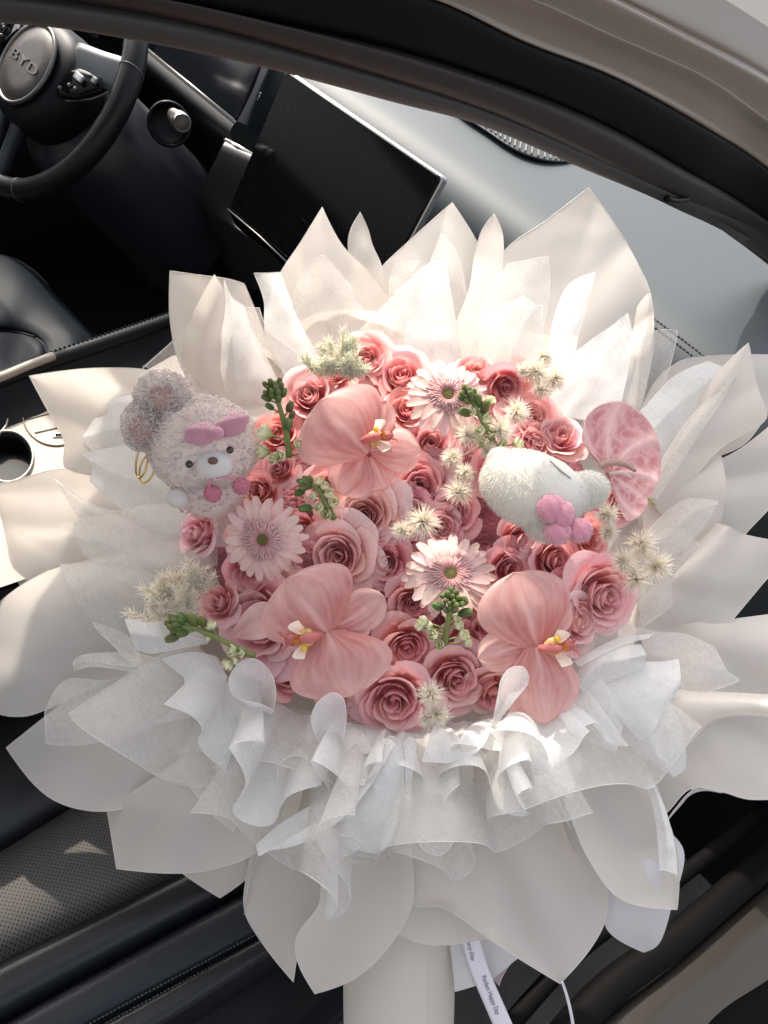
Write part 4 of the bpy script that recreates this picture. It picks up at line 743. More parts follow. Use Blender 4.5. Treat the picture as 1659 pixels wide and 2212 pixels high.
# ---- folded tissue at the front
def cone(ring, apex, m=None, d_ring=None, name='tissue_ruffle', bow=1.):
    """a rolled horn of tissue: mouth along ring, drawn together at apex"""
    r = crom(ring, 46); V = []
    n = 14
    for i in range(n):
        t = i/(n-1)
        for j in range(46):
            p = np.array(apex)*(1-t)+r[j]*t; d = p[2]-bow*math.sin(math.pi*t)*.5
            V.append(P(p[0], p[1], d + .12*noise.noise(Vector((p[0]/40, p[1]/40, apex[0])))))
    o = wsheet(name, mesh(name, V, gridfaces(n, 46), m or T2)); hem(o, V[-46:]); return o
cone([(592, 1530, 5.5), (596, 1490, 6.3), (584, 1452, 6.6), (553, 1424, 6.4), (520, 1430, 6.2), (496, 1462, 6.3), (500, 1498, 6.8), (525, 1512, 7), (560, 1520, 6.8), (592, 1535, 6)], (580, 1555, 2.0), bow=1.5)
def frill(th0, th1, rho, W, nf, m, d0, lean, psi, seed, wobble=1.):
    """one continuous strip of tissue gathered along an arc of the bouquet's rim, its free edge meandering in loops;
    lean: how far it stands out towards the viewer rather than lying outwards"""
    q = random.Random(seed); ns, ntt = nf*36+1, 16
    ph = np.linspace(0, 1, ns); w1, w2 = q.random()*6, q.random()*6
    wp = ph+wobble/nf*np.sin(2*math.pi*ph*nf*.23+w1)*.38+.14/nf*np.sin(2*math.pi*ph*nf*.61+w2)
    phi = 2*math.pi*nf*wp
    amp = 1+.38*np.sin(phi*.37+w2)+.25*np.sin(phi*.81+w1); Wv = W*(1+.22*np.sin(phi*.29+w1)+.16*np.sin(phi*.61+w2))
    env = np.minimum(1, np.minimum(ph, 1-ph)*nf*1.5)
    th = np.radians(th0+(th1-th0)*ph); bu = 870+560*rho*np.cos(th); bv = 1140+430*rho*np.sin(th)
    tu = np.gradient(bu); tv = np.gradient(bv); seg = np.hypot(tu, tv); lam = seg.sum()/nf; tu /= seg; tv /= seg
    ru, rv = np.cos(th)*430, np.sin(th)*560; h_ = np.hypot(ru, rv); ru /= h_; rv /= h_
    c, sn = math.sqrt(1-lean*lean), lean
    V = []; edge = []
    for i in range(ns):
        for k in range(ntt):
            t = k/(ntt-1); g = t**.8
            x = -lam*psi*g*env[i]*math.sin(2*phi[i])*amp[i]; z = lam*.68*(.12+.88*g)*env[i]*math.sin(phi[i]+.35*math.sin(phi[i]*.5+w1))*amp[i]
            x += lam*.42*g*math.sin(phi[i]*.41+w2)
            r = Wv[i]*t*c; dd = Wv[i]*t*sn+12*math.sin(math.pi*t)
            z += 1.5*math.sin(phi[i]*4.3+w1)*(1-t)
            p = P(bu[i]+ru[i]*(r-z*sn)+tu[i]*x, bv[i]+rv[i]*(r-z*sn)+tv[i]*x, d0+(dd+z*c)/22.+.12*abs(noise.noise(Vector((i/7, k/6, seed)))))
            V.append(p)
            if k == ntt-1: edge.append(p)
    o = wsheet('tissue_ruffle', mesh('tissue_ruffle', V, gridfaces(ns, ntt), m)); hem(o, edge)
    return o
frill(40, 146, 1.0, 270, 7, T1, -.8, .34, .15, 3, 1.3)
frill(48, 138, 1.01, 200, 8, T2, .8, .58, .21, 5, 1.5)
frill(62, 120, 1.04, 310, 4, T1, .9, .38, .20, 16, 1.2)
frill(56, 104, 1.03, 130, 5, T2, 1.8, .70, .22, 21, 1.4)
sheet([[(845, 1600, 6.6), (790, 1680, 7), (740, 1740, 7.2), (660, 1790, 7), (560, 1850, 6.4)], [(852, 1610, 7.6), (800, 1700, 8), (740, 1770, 7.8), (650, 1825, 7), (556, 1838, 6)], [(848, 1620, 6.2), (770, 1680, 6), (710, 1720, 5.6), (620, 1770, 5.2), (553, 1825, 5.2)]], T2, name='tissue_ruffle')
cone([(690, 1600, 5.6), (672, 1560, 6.4), (684, 1520, 6.8), (717, 1496, 6.8), (742, 1510, 6.6), (748, 1550, 6.4), (740, 1600, 5.8)], (725, 1690, 3.4), bow=1.2)
cone([(1078, 1520, 6.4), (1080, 1475, 7.2), (1098, 1446, 7.4), (1128, 1440, 7.4), (1142, 1460, 7.2), (1135, 1485, 6.8), (1098, 1500, 6.6)], (1060, 1580, 4), bow=1)
cone([(600, 1690, 5), (604, 1650, 6), (640, 1632, 6.4), (668, 1650, 6.2), (672, 1690, 5.8), (640, 1712, 5.8)], (660, 1600, 3.8), T1, bow=-.6)
cone([(684, 1800, 5.6), (690, 1835, 6), (720, 1850, 6.4), (755, 1846, 6.6), (778, 1822, 6.6), (740, 1805, 7), (700, 1795, 6.4)], (770, 1700, 5.4), T1, bow=-.8)
cone([(900, 1780, 5.6), (905, 1820, 6.2), (925, 1842, 6.6), (955, 1846, 6.8), (978, 1820, 6.8), (987, 1780, 6.4), (985, 1740, 6)], (930, 1650, 5), T1, bow=-.8)
sheet([[(831, 1594, 6.2), (790, 1660, 6.4), (745, 1730, 6.2), (705, 1790, 5.8), (684, 1812, 5.4)], [(848, 1600, 7), (815, 1690, 7.4), (785, 1760, 7.2), (750, 1800, 6.6), (715, 1836, 5.8)], [(862, 1615, 6.8), (845, 1710, 7), (825, 1790, 6.8), (800, 1840, 6.2), (770, 1830, 5.8)], [(871, 1640, 5.8), (866, 1720, 6), (852, 1795, 6), (835, 1830, 6), (812, 1845, 5.6)]], T2, name='tissue_ruffle', nt=36)
cone([(832, 1600, 6), (842, 1590, 6.6), (858, 1596, 6.8), (868, 1618, 6.6), (872, 1650, 6), (862, 1660, 5.6)], (876, 1760, 4.6), bow=-.6)
cone([(876, 1640, 6), (872, 1610, 6.6), (882, 1594, 6.8), (896, 1598, 6.6), (898, 1620, 6.4), (892, 1650, 6)], (880, 1760, 4.6), bow=-.6)
sheet([[(940, 1562, 6), (926, 1600, 6.6), (912, 1645, 6.6)], [(968, 1580, 6.2), (965, 1612, 7), (968, 1648, 7)], [(986, 1622, 6), (1000, 1625, 6.6), (1018, 1632, 6.8)], [(1060, 1560, 5.6), (1050, 1600, 6.6), (1022, 1630, 6.8)]], T2, name='tissue_ruffle')
sheet([[(1060, 1580, 4), (1110, 1575, 5.4), (1170, 1590, 5.8), (1215, 1635, 5.4), (1237, 1680, 5)], [(1090, 1620, 5), (1120, 1620, 6.4), (1160, 1640, 6.8), (1200, 1670, 6.2), (1240, 1700, 5.2)], [(1100, 1660, 4.4), (1130, 1670, 5.6), (1165, 1690, 5.8), (1200, 1710, 5.6), (1235, 1726, 5)]], T2, name='tissue_ruffle')
# arch of paper between front sheets on the right
sheet([[(1080, 1680, 0), (1095, 1720, .4), (1104, 1748, .6)], [(1120, 1660, 1.8), (1130, 1690, 2.6), (1142, 1702, 2.8)], [(1160, 1660, 2), (1175, 1690, 2.6), (1190, 1712, 2.8)], [(1200, 1690, 1), (1215, 1750, 1.6), (1232, 1790, 1.8)]], name='paper_sheet')
sheet([[(1060, 1700, -1.6), (1070, 1800, -1.4), (1110, 1870, -1.2), (1260, 1910, -1)], [(1110, 1680, -2), (1130, 1780, -2), (1160, 1830, -1.8), (1260, 1890, -1.2)], [(1200, 1700, -1.8), (1215, 1780, -1.4), (1240, 1840, -1), (1275, 1890, -.8)]])
sheet([[(600, 1640, 1), (610, 1720, 1.4), (612, 1800, 1.4)], [(660, 1640, 1.6), (655, 1700, 2), (640, 1760, 1.8), (614, 1802, 1.4)]], name='paper_sheet')
# base funnel of paper under the flowers, and the rolled stem handle
V = []
for i in range(20):
    t = i/19
    for j in range(60):
        a = 2*math.pi*j/60; rr = (.42+.62*t**.8)*(1+.05*math.sin(7*a+2*t))
        V.append(P(BC[0]+570*rr*math.cos(a), BC[1]-20*(1-t)+455*rr*math.sin(a), -14+8.5*t+.5*math.sin(9*a)))
wsheet('paper_funnel', mesh('paper_funnel', V, gridfaces(20, 60, True), PAPER))
V = []
for i in range(18):
    t = i/17
    for j in range(44):
        a = 2*math.pi*(j/40); r = 112*(1+.05*(1-t)+.022*abs(math.sin(4.5*a+1))*(1-.6*t)+.012*noise.noise(Vector((a*2, t*3, 5))))+j*.25
        V.append(P(866+(-3)*t+r*math.sin(a), 1880+430*t+8*math.cos(a), -9.5+5.0*math.cos(a)*1.05))
_h = None
V2 = []
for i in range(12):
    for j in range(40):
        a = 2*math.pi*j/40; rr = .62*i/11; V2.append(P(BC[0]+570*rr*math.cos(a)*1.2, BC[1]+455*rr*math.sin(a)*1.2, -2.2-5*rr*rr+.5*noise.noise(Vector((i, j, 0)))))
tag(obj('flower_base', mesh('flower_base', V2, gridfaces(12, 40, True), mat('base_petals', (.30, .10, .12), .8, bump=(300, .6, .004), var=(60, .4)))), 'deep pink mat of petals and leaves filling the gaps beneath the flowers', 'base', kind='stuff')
h = wsheet('stem_wrap', mesh('stem_wrap', V, gridfaces(18, 44), PAPER))
sheet([[(960, 1980, -7.5), (975, 2060, -7.5), (983, 2142, -7.5)], [(1060, 1990, -7), (1050, 2060, -6.8), (1030, 2128, -6.8)], [(1180, 2010, -8), (1160, 2040, -8), (1112, 2075, -7.6), (1064, 2116, -7.4)]], PAPER2, wr=.04)
sheet([[(1060, 2110, -8.5), (1080, 2085, -8.5), (1110, 2072, -8.4)], [(1078, 2130, -8.8), (1085, 2110, -8.8), (1100, 2085, -8.6)]], mat('pink_paper', (.50, .36, .40), .6, trans=((.5, .35, .4), .2)), wr=.02)
# ribbon
RL = crom([(993, 2020, -5.6), (1010, 2080, -5.6), (1028, 2128, -5.8), (1064, 2212, -6.2), (1100, 2300, -6.8)], 60)
RRt = crom([(1032, 2008, -5.6), (1048, 2070, -5.6), (1066, 2118, -5.8), (1107, 2212, -6.2), (1143, 2300, -6.8)], 60)
A = loft([RL, (RL+RRt)/2+[0, 0, .12], RRt], 60, 8); RIB = mat('ribbon_satin', (.70, .65, .70), .35, spec=.5, sheen=.3)
V = [P(*p) for p in A.reshape(-1, 3)]
rib = tag(obj('ribbon', mesh('ribbon', V, gridfaces(8, 60), RIB)), 'pale lilac printed ribbon hanging beside the wrapped stem', 'ribbon'); solid(rib, .0003)
def rib_text(s, u, v, ang, size, shear, sx=1.):
    me = text_mesh(s, INK, 1., 0, shear)
    for vt in me.vertices:
        x, y = vt.co.x*size*sx, vt.co.y*size
        c, q = math.cos(ang), math.sin(ang); uu = u+x*c+y*q; vv = v+x*q-y*c
        t = np.clip((vv-2008)/292, 0, 1); k = int(t*59)
        d = np.interp(vv, RL[:, 1], RL[:, 2]); vt.co = P(uu, vv, d+.20)
    o = obj('lettering', me); o.parent = rib; return o
rib_text('Perfect Happy Day', 1060, 2150, R_(69), 15, 0, .78)
rib_text('Every Day', 1016, 2050, R_(76), 13, .35, .95)
V = [P(*p) for p in loft([[(1211, 2120, -2), (1222, 2155, -3), (1232, 2200, -4), (1240, 2260, -5)], [(1216, 2118, -2), (1228, 2152, -3), (1239, 2200, -4), (1247, 2260, -5)]], 20, 4).reshape(-1, 3)]
solid(tag(obj('thin_ribbon', mesh('thin_ribbon', V, gridfaces(4, 20), RIB)), 'narrow plain ribbon end hanging below the lowest paper point', 'ribbon'), .0003)

# ================================================================== FLOWERS
def dome(u, v):
    x, y = (u-870)/560, (v-1150)/450; return 3.2*(1-min(1.3, x*x+y*y))
# ---- roses: unit radius, petals in a spiral, one object each
def rose_petal(r, h, hw, opn, curl, seed, ns=10, nt=8, lean=0.):
    q = random.Random(seed); V = []; T = []; ph = q.random()*6; dip = q.uniform(.10, .22); notch = q.uniform(0, .07)
    for i in range(ns+1):
        s = -1+2*i/ns
        for j in range(nt+1):
            t = j/nt; te = t*(1-dip*abs(s)**2.6-notch*math.exp(-(s*5)**2)*t)
            rad = r*(.38+.62*math.sin(min(1, te*1.1)*math.pi/2)**.8)+opn*te*te*r
            z = h*te; c = max(0, (te-.62)/.38)
            rad += curl*r*c*c; z -= curl*r*.75*c**2.4
            rad *= 1+.11*s*(.4+.6*te)
            rad += .028*math.sin(5*s+ph+3*t)*te*te; z += .034*math.sin(4.3*s+ph*1.7)*te*te
            a = s*hw*(.72+.28*math.sin(math.pi*min(1, te*.9)))
            V.append((rad*math.cos(a), rad*math.sin(a), z)); T.append(te*(.75+.25*r))
    return mesh('petal', V, gridfaces(ns+1, nt+1), ROSE, True, T)
def rose_proto(var):
    L = []; seed = var*100
    spec = {0: dict(n=(8, 8, 7), ri=(.10, .34), rm=(.40, .66), ro=(.72, .92), hi=(.84, .92), hm=(.93, .90), ho=(.84, .60), op=.22),
            1: dict(n=(6, 6, 5), ri=(.09, .30), rm=(.36, .60), ro=(.66, .84), hi=(1.02, 1.08), hm=(1.06, 1.0), ho=(.96, .80), op=.10),
            2: dict(n=(9, 10, 8), ri=(.10, .36), rm=(.42, .72), ro=(.78, 1.0), hi=(.74, .80), hm=(.84, .82), ho=(.76, .48), op=.30)}[var]
    k = 0; ang = 0.
    for ring, (n, rr, hh) in enumerate(zip(spec['n'], (spec['ri'], spec['rm'], spec['ro']), (spec['hi'], spec['hm'], spec['ho']))):
        for i in range(n):
            f = i/(n-1); r = rr[0]+(rr[1]-rr[0])*f; h = hh[0]+(hh[1]-hh[0])*f
            hw = (1.75, 1.15, .98)[ring]*(1.06-.12*f)
            me = rose_petal(r, h, hw, (.0, .07, spec['op'])[ring], (.05, .16, .34)[ring]*(.7+.5*f), seed+k)
            L.append((me, ang)); ang += 2.4+.12*math.sin(k*1.3); k += 1
    b = MB(); V, Fc = lathe([(.02, -.25), (.06, -.2), (.09, -.05), (.30, .0), (.42, .12), (.36, .2), (.02, .25)], 14); b.add(V, Fc, [0]*len(V))
    return L, b.me('rose_base', ROSE)
PROTO = [rose_proto(i) for i in range(3)]
PINK, DEEP, DUSTY, CORAL_GLOW, MAUVE, LIGHT = (1., .96, .97), (.97, .84, .88), (1.0, 1.06, 1.0), (1.05, .92, .88), (.95, .93, .96), (1.03, 1.06, 1.03)  # the coral tint puts warm light glow into the upper roses' colour
def rose(u, v, D, var, colr, label, tilt=None, dd=0., rz=None):
    x, y = (u-870)/560, -(v-1150)/450
    tx, ty = tilt if tilt else (x*.55, y*.55-.04)
    r = D*1.13/2/1.02
    d = dome(u, v)+dd
    m = frame(u, v, d, tx, ty, rnd.random()*6.28 if rz is None else rz) @ Matrix.Scale(r, 4) @ Matrix.Translation((0, 0, -.75))
    root = empty('rose', m, label, 'rose', 'pink roses in the bouquet')
    L, base = PROTO[var]
    for me, a in L:
        o = obj('petal', me, root, Matrix.Rotation(a, 4, 'Z') @ Matrix.Rotation(rnd.uniform(-.09, .09), 4, 'X') @ Matrix.Rotation(rnd.uniform(-.07, .10), 4, 'Y') @ Matrix.Diagonal((rnd.uniform(.93, 1.06), rnd.uniform(.93, 1.06), rnd.uniform(.92, 1.06), 1)), tuple(c_*rnd.uniform(.94, 1.05) for c_ in colr))
    obj('rose_base', base, root, Matrix.Identity(4), colr)
    return root
ROSES = [
 (790, 772, 84, 2, CORAL_GLOW, 'small rose tinted with warm light, topmost of all, half hidden by the plumed pale green fern'),
 (868, 806, 112, 0, CORAL_GLOW, 'pink rose tinted with warm light between the topmost rose and the upper gerbera'),
 (664, 850, 106, 0, PINK, 'pink rose above the upper orchid, just right of the tall green stock'),
 (1096, 838, 88, 0, DEEP, 'deep pink rose right of the upper gerbera, below the starry bleached fern'),
 (880, 882, 84, 0, CORAL_GLOW, 'rose tinted with warm light, tucked between the upper orchid and the upper gerbera'),
 (932, 955, 100, 0, PINK, 'pink rose directly below the petals of the upper gerbera'),
 (1212, 942, 104, 1, PINK, 'pink pointed rose just left of the large anthurium'),
 (1158, 900, 92, 2, CORAL_GLOW, 'faded rose tinted with warm light above the pointed rose by the anthurium'),
 (908, 1046, 112, 0, DEEP, 'rose in the middle under the right petal of the upper orchid'),
 (888, 1112, 92, 0, DEEP, 'deep rose above the middle fluffy bleached fern'),
 (986, 1112, 92, 0, DEEP, 'deep rose just left of the smooth white plush toy'),
 (786, 1112, 128, 2, DUSTY, 'large pale dusty rose below the upper orchid, open cup seen from above'),
 (422, 1150, 100, 1, MAUVE, 'mauve pink rose at the left rim below the curly plush toy'),
 (655, 1140, 72, 1, CORAL_GLOW, 'bright coral bud right of the left gerbera'),
 (728, 1204, 122, 2, LIGHT, 'pale pink many-petalled rose right of the left gerbera'),
 (832, 1216, 104, 0, DEEP, 'deep rose between the pale many-petalled rose and the central gerbera'),
 (540, 1238, 112, 1, DEEP, 'deep pink rose directly below the left gerbera'),
 (664, 1222, 88, 0, DEEP, 'deep rose above the left petals of the lower left orchid'),
 (470, 1302, 88, 1, PINK, 'small pink rose above the leftmost green stock'),
 (548, 1338, 160, 2, MAUVE, 'large mauve rose beside the lower left orchid, opened out sideways'),
 (622, 1452, 108, 1, DEEP, 'deep pink rose below the lower left orchid, beside the rolled white tissue'),
 (882, 1402, 100, 0, DEEP, 'tight spiral rose right of the lower left orchid'),
 (986, 1470, 120, 0, PINK, 'rose right of the lowest rose, below the central green stock'),
 (852, 1520, 142, 0, PINK, 'large pink rose lowest of all, above the pinched tissue loops'),
 (893, 1306, 90, 0, DEEP, 'shaded rose under the lower left petals of the central gerbera'),
 (1024, 1300, 84, 0, DEEP, 'rose just right of the central stock, above its pale buds'),
 (1204, 1212, 104, 0, PINK, 'pink rose above the lower right orchid, below the plush toy'),
 (1312, 1290, 138, 0, PINK, 'large pink rose at the right rim below the bleached fern cluster'),
 (1258, 1346, 112, 2, LIGHT, 'light pink frilled rose overlapping the right side of the lower right orchid'),
 (1106, 1234, 92, 0, DEEP, 'deep rose right of the central gerbera, above the lower right orchid'),
 (1128, 1166, 96, 1, PINK, 'rose lying under the chin of the smooth white plush toy'),
 (1276, 1160, 88, 1, CORAL_GLOW, 'coral rose below the ear of the smooth white plush toy'),
 (596, 935, 96, 0, CORAL_GLOW, 'rose tinted with warm light behind the stem of the tall green stock'),
 (1010, 1386, 92, 1, DEEP, 'deep rose behind the pale buds of the central stock'),
 (556, 1060, 92, 1, CORAL_GLOW, 'coral rose beneath the curly plush toy, above the left gerbera'),
 (1062, 1352, 80, 1, DEEP, 'dark pink rose at the left edge of the lower right orchid'),
 (1260, 1246, 84, 1, DEEP, 'rose between the rim rose and the plush toy, left of the bleached ferns'),
 (1160, 955, 84, 0, PINK, 'pink rose behind the right-hand bleached fern puffs, above the plush toy'),
 (706, 1050, 86, 0, PINK, 'rose under the lower petal of the upper orchid, by the pale stock buds'),
 (760, 1296, 84, 0, DEEP, 'rose hidden behind the upper petal of the lower left orchid'),
 (1076, 1010, 90, 0, DEEP, 'shaded rose behind the head of the smooth white plush toy'),
 (1340, 1090, 84, 1, CORAL_GLOW, 'coral rose behind the lower lobe of the anthurium'),
 (940, 1200, 80, 0, DEEP, 'rose below the middle fluffy fern, behind the central gerbera'),
 (600, 1010, 80, 1, PINK, 'rose between the curly plush toy and the pale stock buds'),
 (1150, 1310, 90, 0, DEEP, 'rose wholly behind the upper petal of the lower right orchid'),
 (780, 900, 90, 0, CORAL_GLOW, 'rose tinted with warm light behind the upper orchid'),
 (1000, 870, 84, 0, CORAL_GLOW, 'rose behind the upper gerbera'),
 (1210, 1300, 84, 0, DEEP, 'deep rose between the lower right orchid and the frilled rose'),
 (742, 1512, 104, 1, PINK, 'pink rose left of the lowest rose, under the lower left orchid'),
 (1066, 1500, 104, 1, PINK, 'rose under the lower petals of the lower right orchid, beside the ruffle'),
 (720, 800, 84, 1, CORAL_GLOW, 'rose tinted with warm light beneath the plumed pale green fern'),
 (1030, 800, 76, 1, CORAL_GLOW, 'rose tinted with warm light behind the top right petals of the upper gerbera'),
 (955, 1140, 76, 0, PINK, 'small rose right of the middle fluffy fern'),
 (520, 1175, 84, 1, PINK, 'rose behind the left petals of the left gerbera'),
 (1170, 1500, 84, 1, DEEP, 'rose under the lower petal of the lower right orchid'),
]
HIDDEN = {39, 45, 46, 44, 42}
TILT = {12: (-.75, .25), 16: (-.2, -.55), 19: (-.62, .18), 20: (-.1, .35), 22: (.12, -.18), 23: (-.05, -.25), 27: (.42, -.10), 28: (.75, -.05), 6: (.15, .55), 3: (.1, -.5), 0: (-.1, .2), 18: (-.5, .35), 34: (-.3, .1)}
DD = {23: 1.4, 22: .6, 19: 1.0, 27: 1.6, 28: 1.6, 11: .9, 14: .7, 20: .3, 33: -.5, 32: -.8, 35: -.4}
for i, (u, v, D, var, c, lab) in enumerate(ROSES):
    if 'hidden behind the upper petal' in lab or 'wholly behind' in lab: continue
    rose(u, v, D, var, c, lab, TILT.get(i), DD.get(i, 0)-(1.6 if i in HIDDEN else 0))
# one fallen-open white petal on the mauve rose
def petal(base, tip, w, z0, z1, cup=0., name='petal', m=ORCH, ns=14, nt=16, roundness=.62, peak=.62, ruffle=0., tone0=0., seed=0, belly=0., twist=0., vein=0.):
    """broad petal in measured units: x right, y up, z out; base and tip (x, y)"""
    b0, t0 = np.array(base, float), np.array(tip, float); ax = t0-b0; L = np.linalg.norm(ax); ax /= L; sd = np.array([-ax[1], ax[0]])
    V = []; T = []
    for i in range(ns+1):
        s = -1+2*i/ns
        for j in range(nt+1):
            t = j/nt
            prof = max(0., math.sin(math.pi*t**(math.log(.5)/math.log(peak))))**roundness
            wv = w/2*(prof if t < 1 else 0.)+ (w*.05 if t < .05 else 0)
            y = t*L; p = b0+ax*y+sd*s*wv
            z = z0+(z1-z0)*t+cup*(s*s)*prof*1.0+belly*math.sin(math.pi*t)*(1-s*s*.6)+ruffle*math.sin(7*s+seed+4*t)*t*abs(s)+twist*s*t
            z += -1.6*math.exp(-(s*9)**2)*(1-t)
            V.append((p[0], p[1], z)); T.append(max(0, min(1, tone0+t*(.50+.35*abs(s))+vein*(.5*math.sin(s*19+2.2*math.sin(5*t+seed)+3*noise.noise(Vector((s*3, t*3, seed))))+.5*math.sin(s*37+3*t+4*noise.noise(Vector((s*5, t*4, seed+3)))))*(1-.5*t)+.25*noise.noise(Vector((s*2, t*2.5, seed+9)))+vein*2.2*math.exp(-(s*8)**2)*(1-t*.6))))
    return mesh(name, V, gridfaces(ns+1, nt+1), m, True, T)
o = obj('fallen_petal', petal((-60, -25), (60, 30), 78, 0, 6, 10, 'fallen_petal', GERB, belly=12), None, frame(556, 1350, dome(556, 1350)+2.6, -.2, .2), (1, .96, .95))
tag(o, 'cream white loose petal lying over the large mauve rose', 'petal')

# ---- orchids
def orchid(u, v, d, label, petals, lip, tilt=(0, 0), colr=(1, 1, 1)):
    root = empty('orchid', frame(u, v, d, *tilt), label, 'orchid', 'pink moth orchids in the bouquet')
    for k, (nm, base, tip, w, z0, z1, cup, kw) in enumerate(petals):
        kk = dict(ruffle=3.6, seed=k*2.1, peak=.60, roundness=.55, vein=.20); kk.update(kw)
        obj(nm, petal(base, tip, w, z0, z1, cup, nm, ORCH, 46, 22, **kk), root, Matrix.Identity(4), colr)
    lx, ly, la, lsz = lip
    ML = Matrix.Translation((lx, ly, 10)) @ Matrix.Rotation(la, 4, 'Z') @ Matrix.Scale(lsz, 4)
    # lip: two upright side lobes round a yellow throat, a small tongue, and the column
    b = MB()
    for s in (1, -1):
        A = []
        for i in range(10):
            a = -1.2+2.5*i/9
            for j in range(7):
                t = j/6; A.append((-6+ (14+12*t)*math.cos(a*.9)*.9, s*(4+22*math.sin(a*.5+.75)*(.35+.65*t)), 2+27*t-7*t*t*abs(a)))
        b.add(A, gridfaces(10, 7), [.2+.1*t for t in range(70)])
    lo = obj('lip', b.me('lip', ORCH), root, ML, (1.15, 1.6, 1.5))
    b = MB(); b.add(*ball((0, 0, 2), (15, 13, 5), 8, 12)); obj('throat', b.me('throat', LIPY), lo)
    b = MB()
    for i in range(9):
        a = rnd.uniform(-1.2, 1.2); b.add(*tube([(4, 0, 8), (10+6*math.cos(a), 9*math.sin(a), 12+5*rnd.random())], [1.8, 1.0], 6))
    obj('throat_ridges', b.me('throat_ridges', mat('ridge_orange', (.62, .20, .03), .5)), lo)
    b = MB(); b.add(*ball((2, 12, 15), (4, 5, 3.5), 6, 10)); obj('yellow_callus', b.me('yellow_callus', YELL), lo)
    b = MB(); b.add(*tube([(-20, 0, 4), (-13, 0, 15), (-2, 0, 22), (5, 0, 22)], [5, 6.5, 6.5, 4], 10)); obj('column', b.me('column', ORCH), root, ML, (1.1, 1.0, 1.0))
    b = MB()
    for s in (1, -1): b.add(*tube([(16, s*2, 6), (24, s*5, 10), (31, s*10, 14), (30, s*14, 20)], [3, 2.2, 1.4, .7], 7))
    b.add(*tube([(8, 0, 5), (20, 0, 6), (27, 0, 9)], [6, 8, 4], 8)); obj('lip_tongue', b.me('lip_tongue', ORCH), root, ML, (1.05, .92, .9))
    return root
PU = lambda u, v, cu, cv: (u-cu, -(v-cv))
def op(cu, cv, L): return [(nm, PU(*b_, cu, cv), PU(*t_, cu, cv), w, z0, z1, cup, kw) for nm, b_, t_, w, z0, z1, cup, kw in L]
c = (772, 975)
orchid(*c, 6.0, 'uppermost of the three pink orchids, its broad petal shading its own lip', op(*c, [
 ('sepal', (800, 955), (836, 858), 74, -10, -12, -6, {}), ('sepal', (790, 980), (742, 1068), 112, -12, -26, -10, {}), ('sepal', (800, 985), (838, 1052), 90, -14, -30, -8, {}),
 ('petal', (796, 978), (688, 868), 226, 0, 10, -20, dict(belly=16, peak=.58)), ('petal', (800, 972), (914, 968), 104, 2, -14, -14, dict(belly=10))]), (38, 26, .2, 1.4), (.12, .10))
c = (690, 1372)
orchid(*c, 6.4, 'lower left of the three pink orchids, facing out with a yellow-spotted lip', op(*c, [
 ('sepal', (712, 1362), (832, 1290), 92, -10, -6, -8, {}), ('sepal', (690, 1380), (600, 1378), 60, -12, -20, -6, {}), ('sepal', (715, 1372), (800, 1346), 70, -14, -12, -6, {}),
 ('petal', (712, 1368), (620, 1248), 232, 0, 6, -16, dict(belly=14, peak=.55)), ('petal', (708, 1364), (756, 1504), 232, 4, -2, -18, dict(belly=16, peak=.58))]), (-28, -4, 3.3, 1.6), (-.03, .05))
c = (1158, 1394)
orchid(*c, 6.2, 'lower right of the three pink orchids, half tucked behind white tissue', op(*c, [
 ('sepal', (1150, 1392), (1034, 1424), 92, -8, -14, -8, {}), ('sepal', (1160, 1380), (1232, 1300), 88, -12, -24, -6, {}), ('sepal', (1170, 1400), (1240, 1420), 70, -12, -26, -6, {}),
 ('petal', (1162, 1396), (1108, 1236), 208, 2, 6, -16, dict(belly=16, peak=.56)), ('petal', (1156, 1390), (1186, 1568), 172, 2, -20, -14, dict(belly=10, peak=.58))]), (36, 0, .1, 1.55), (.02, 0))

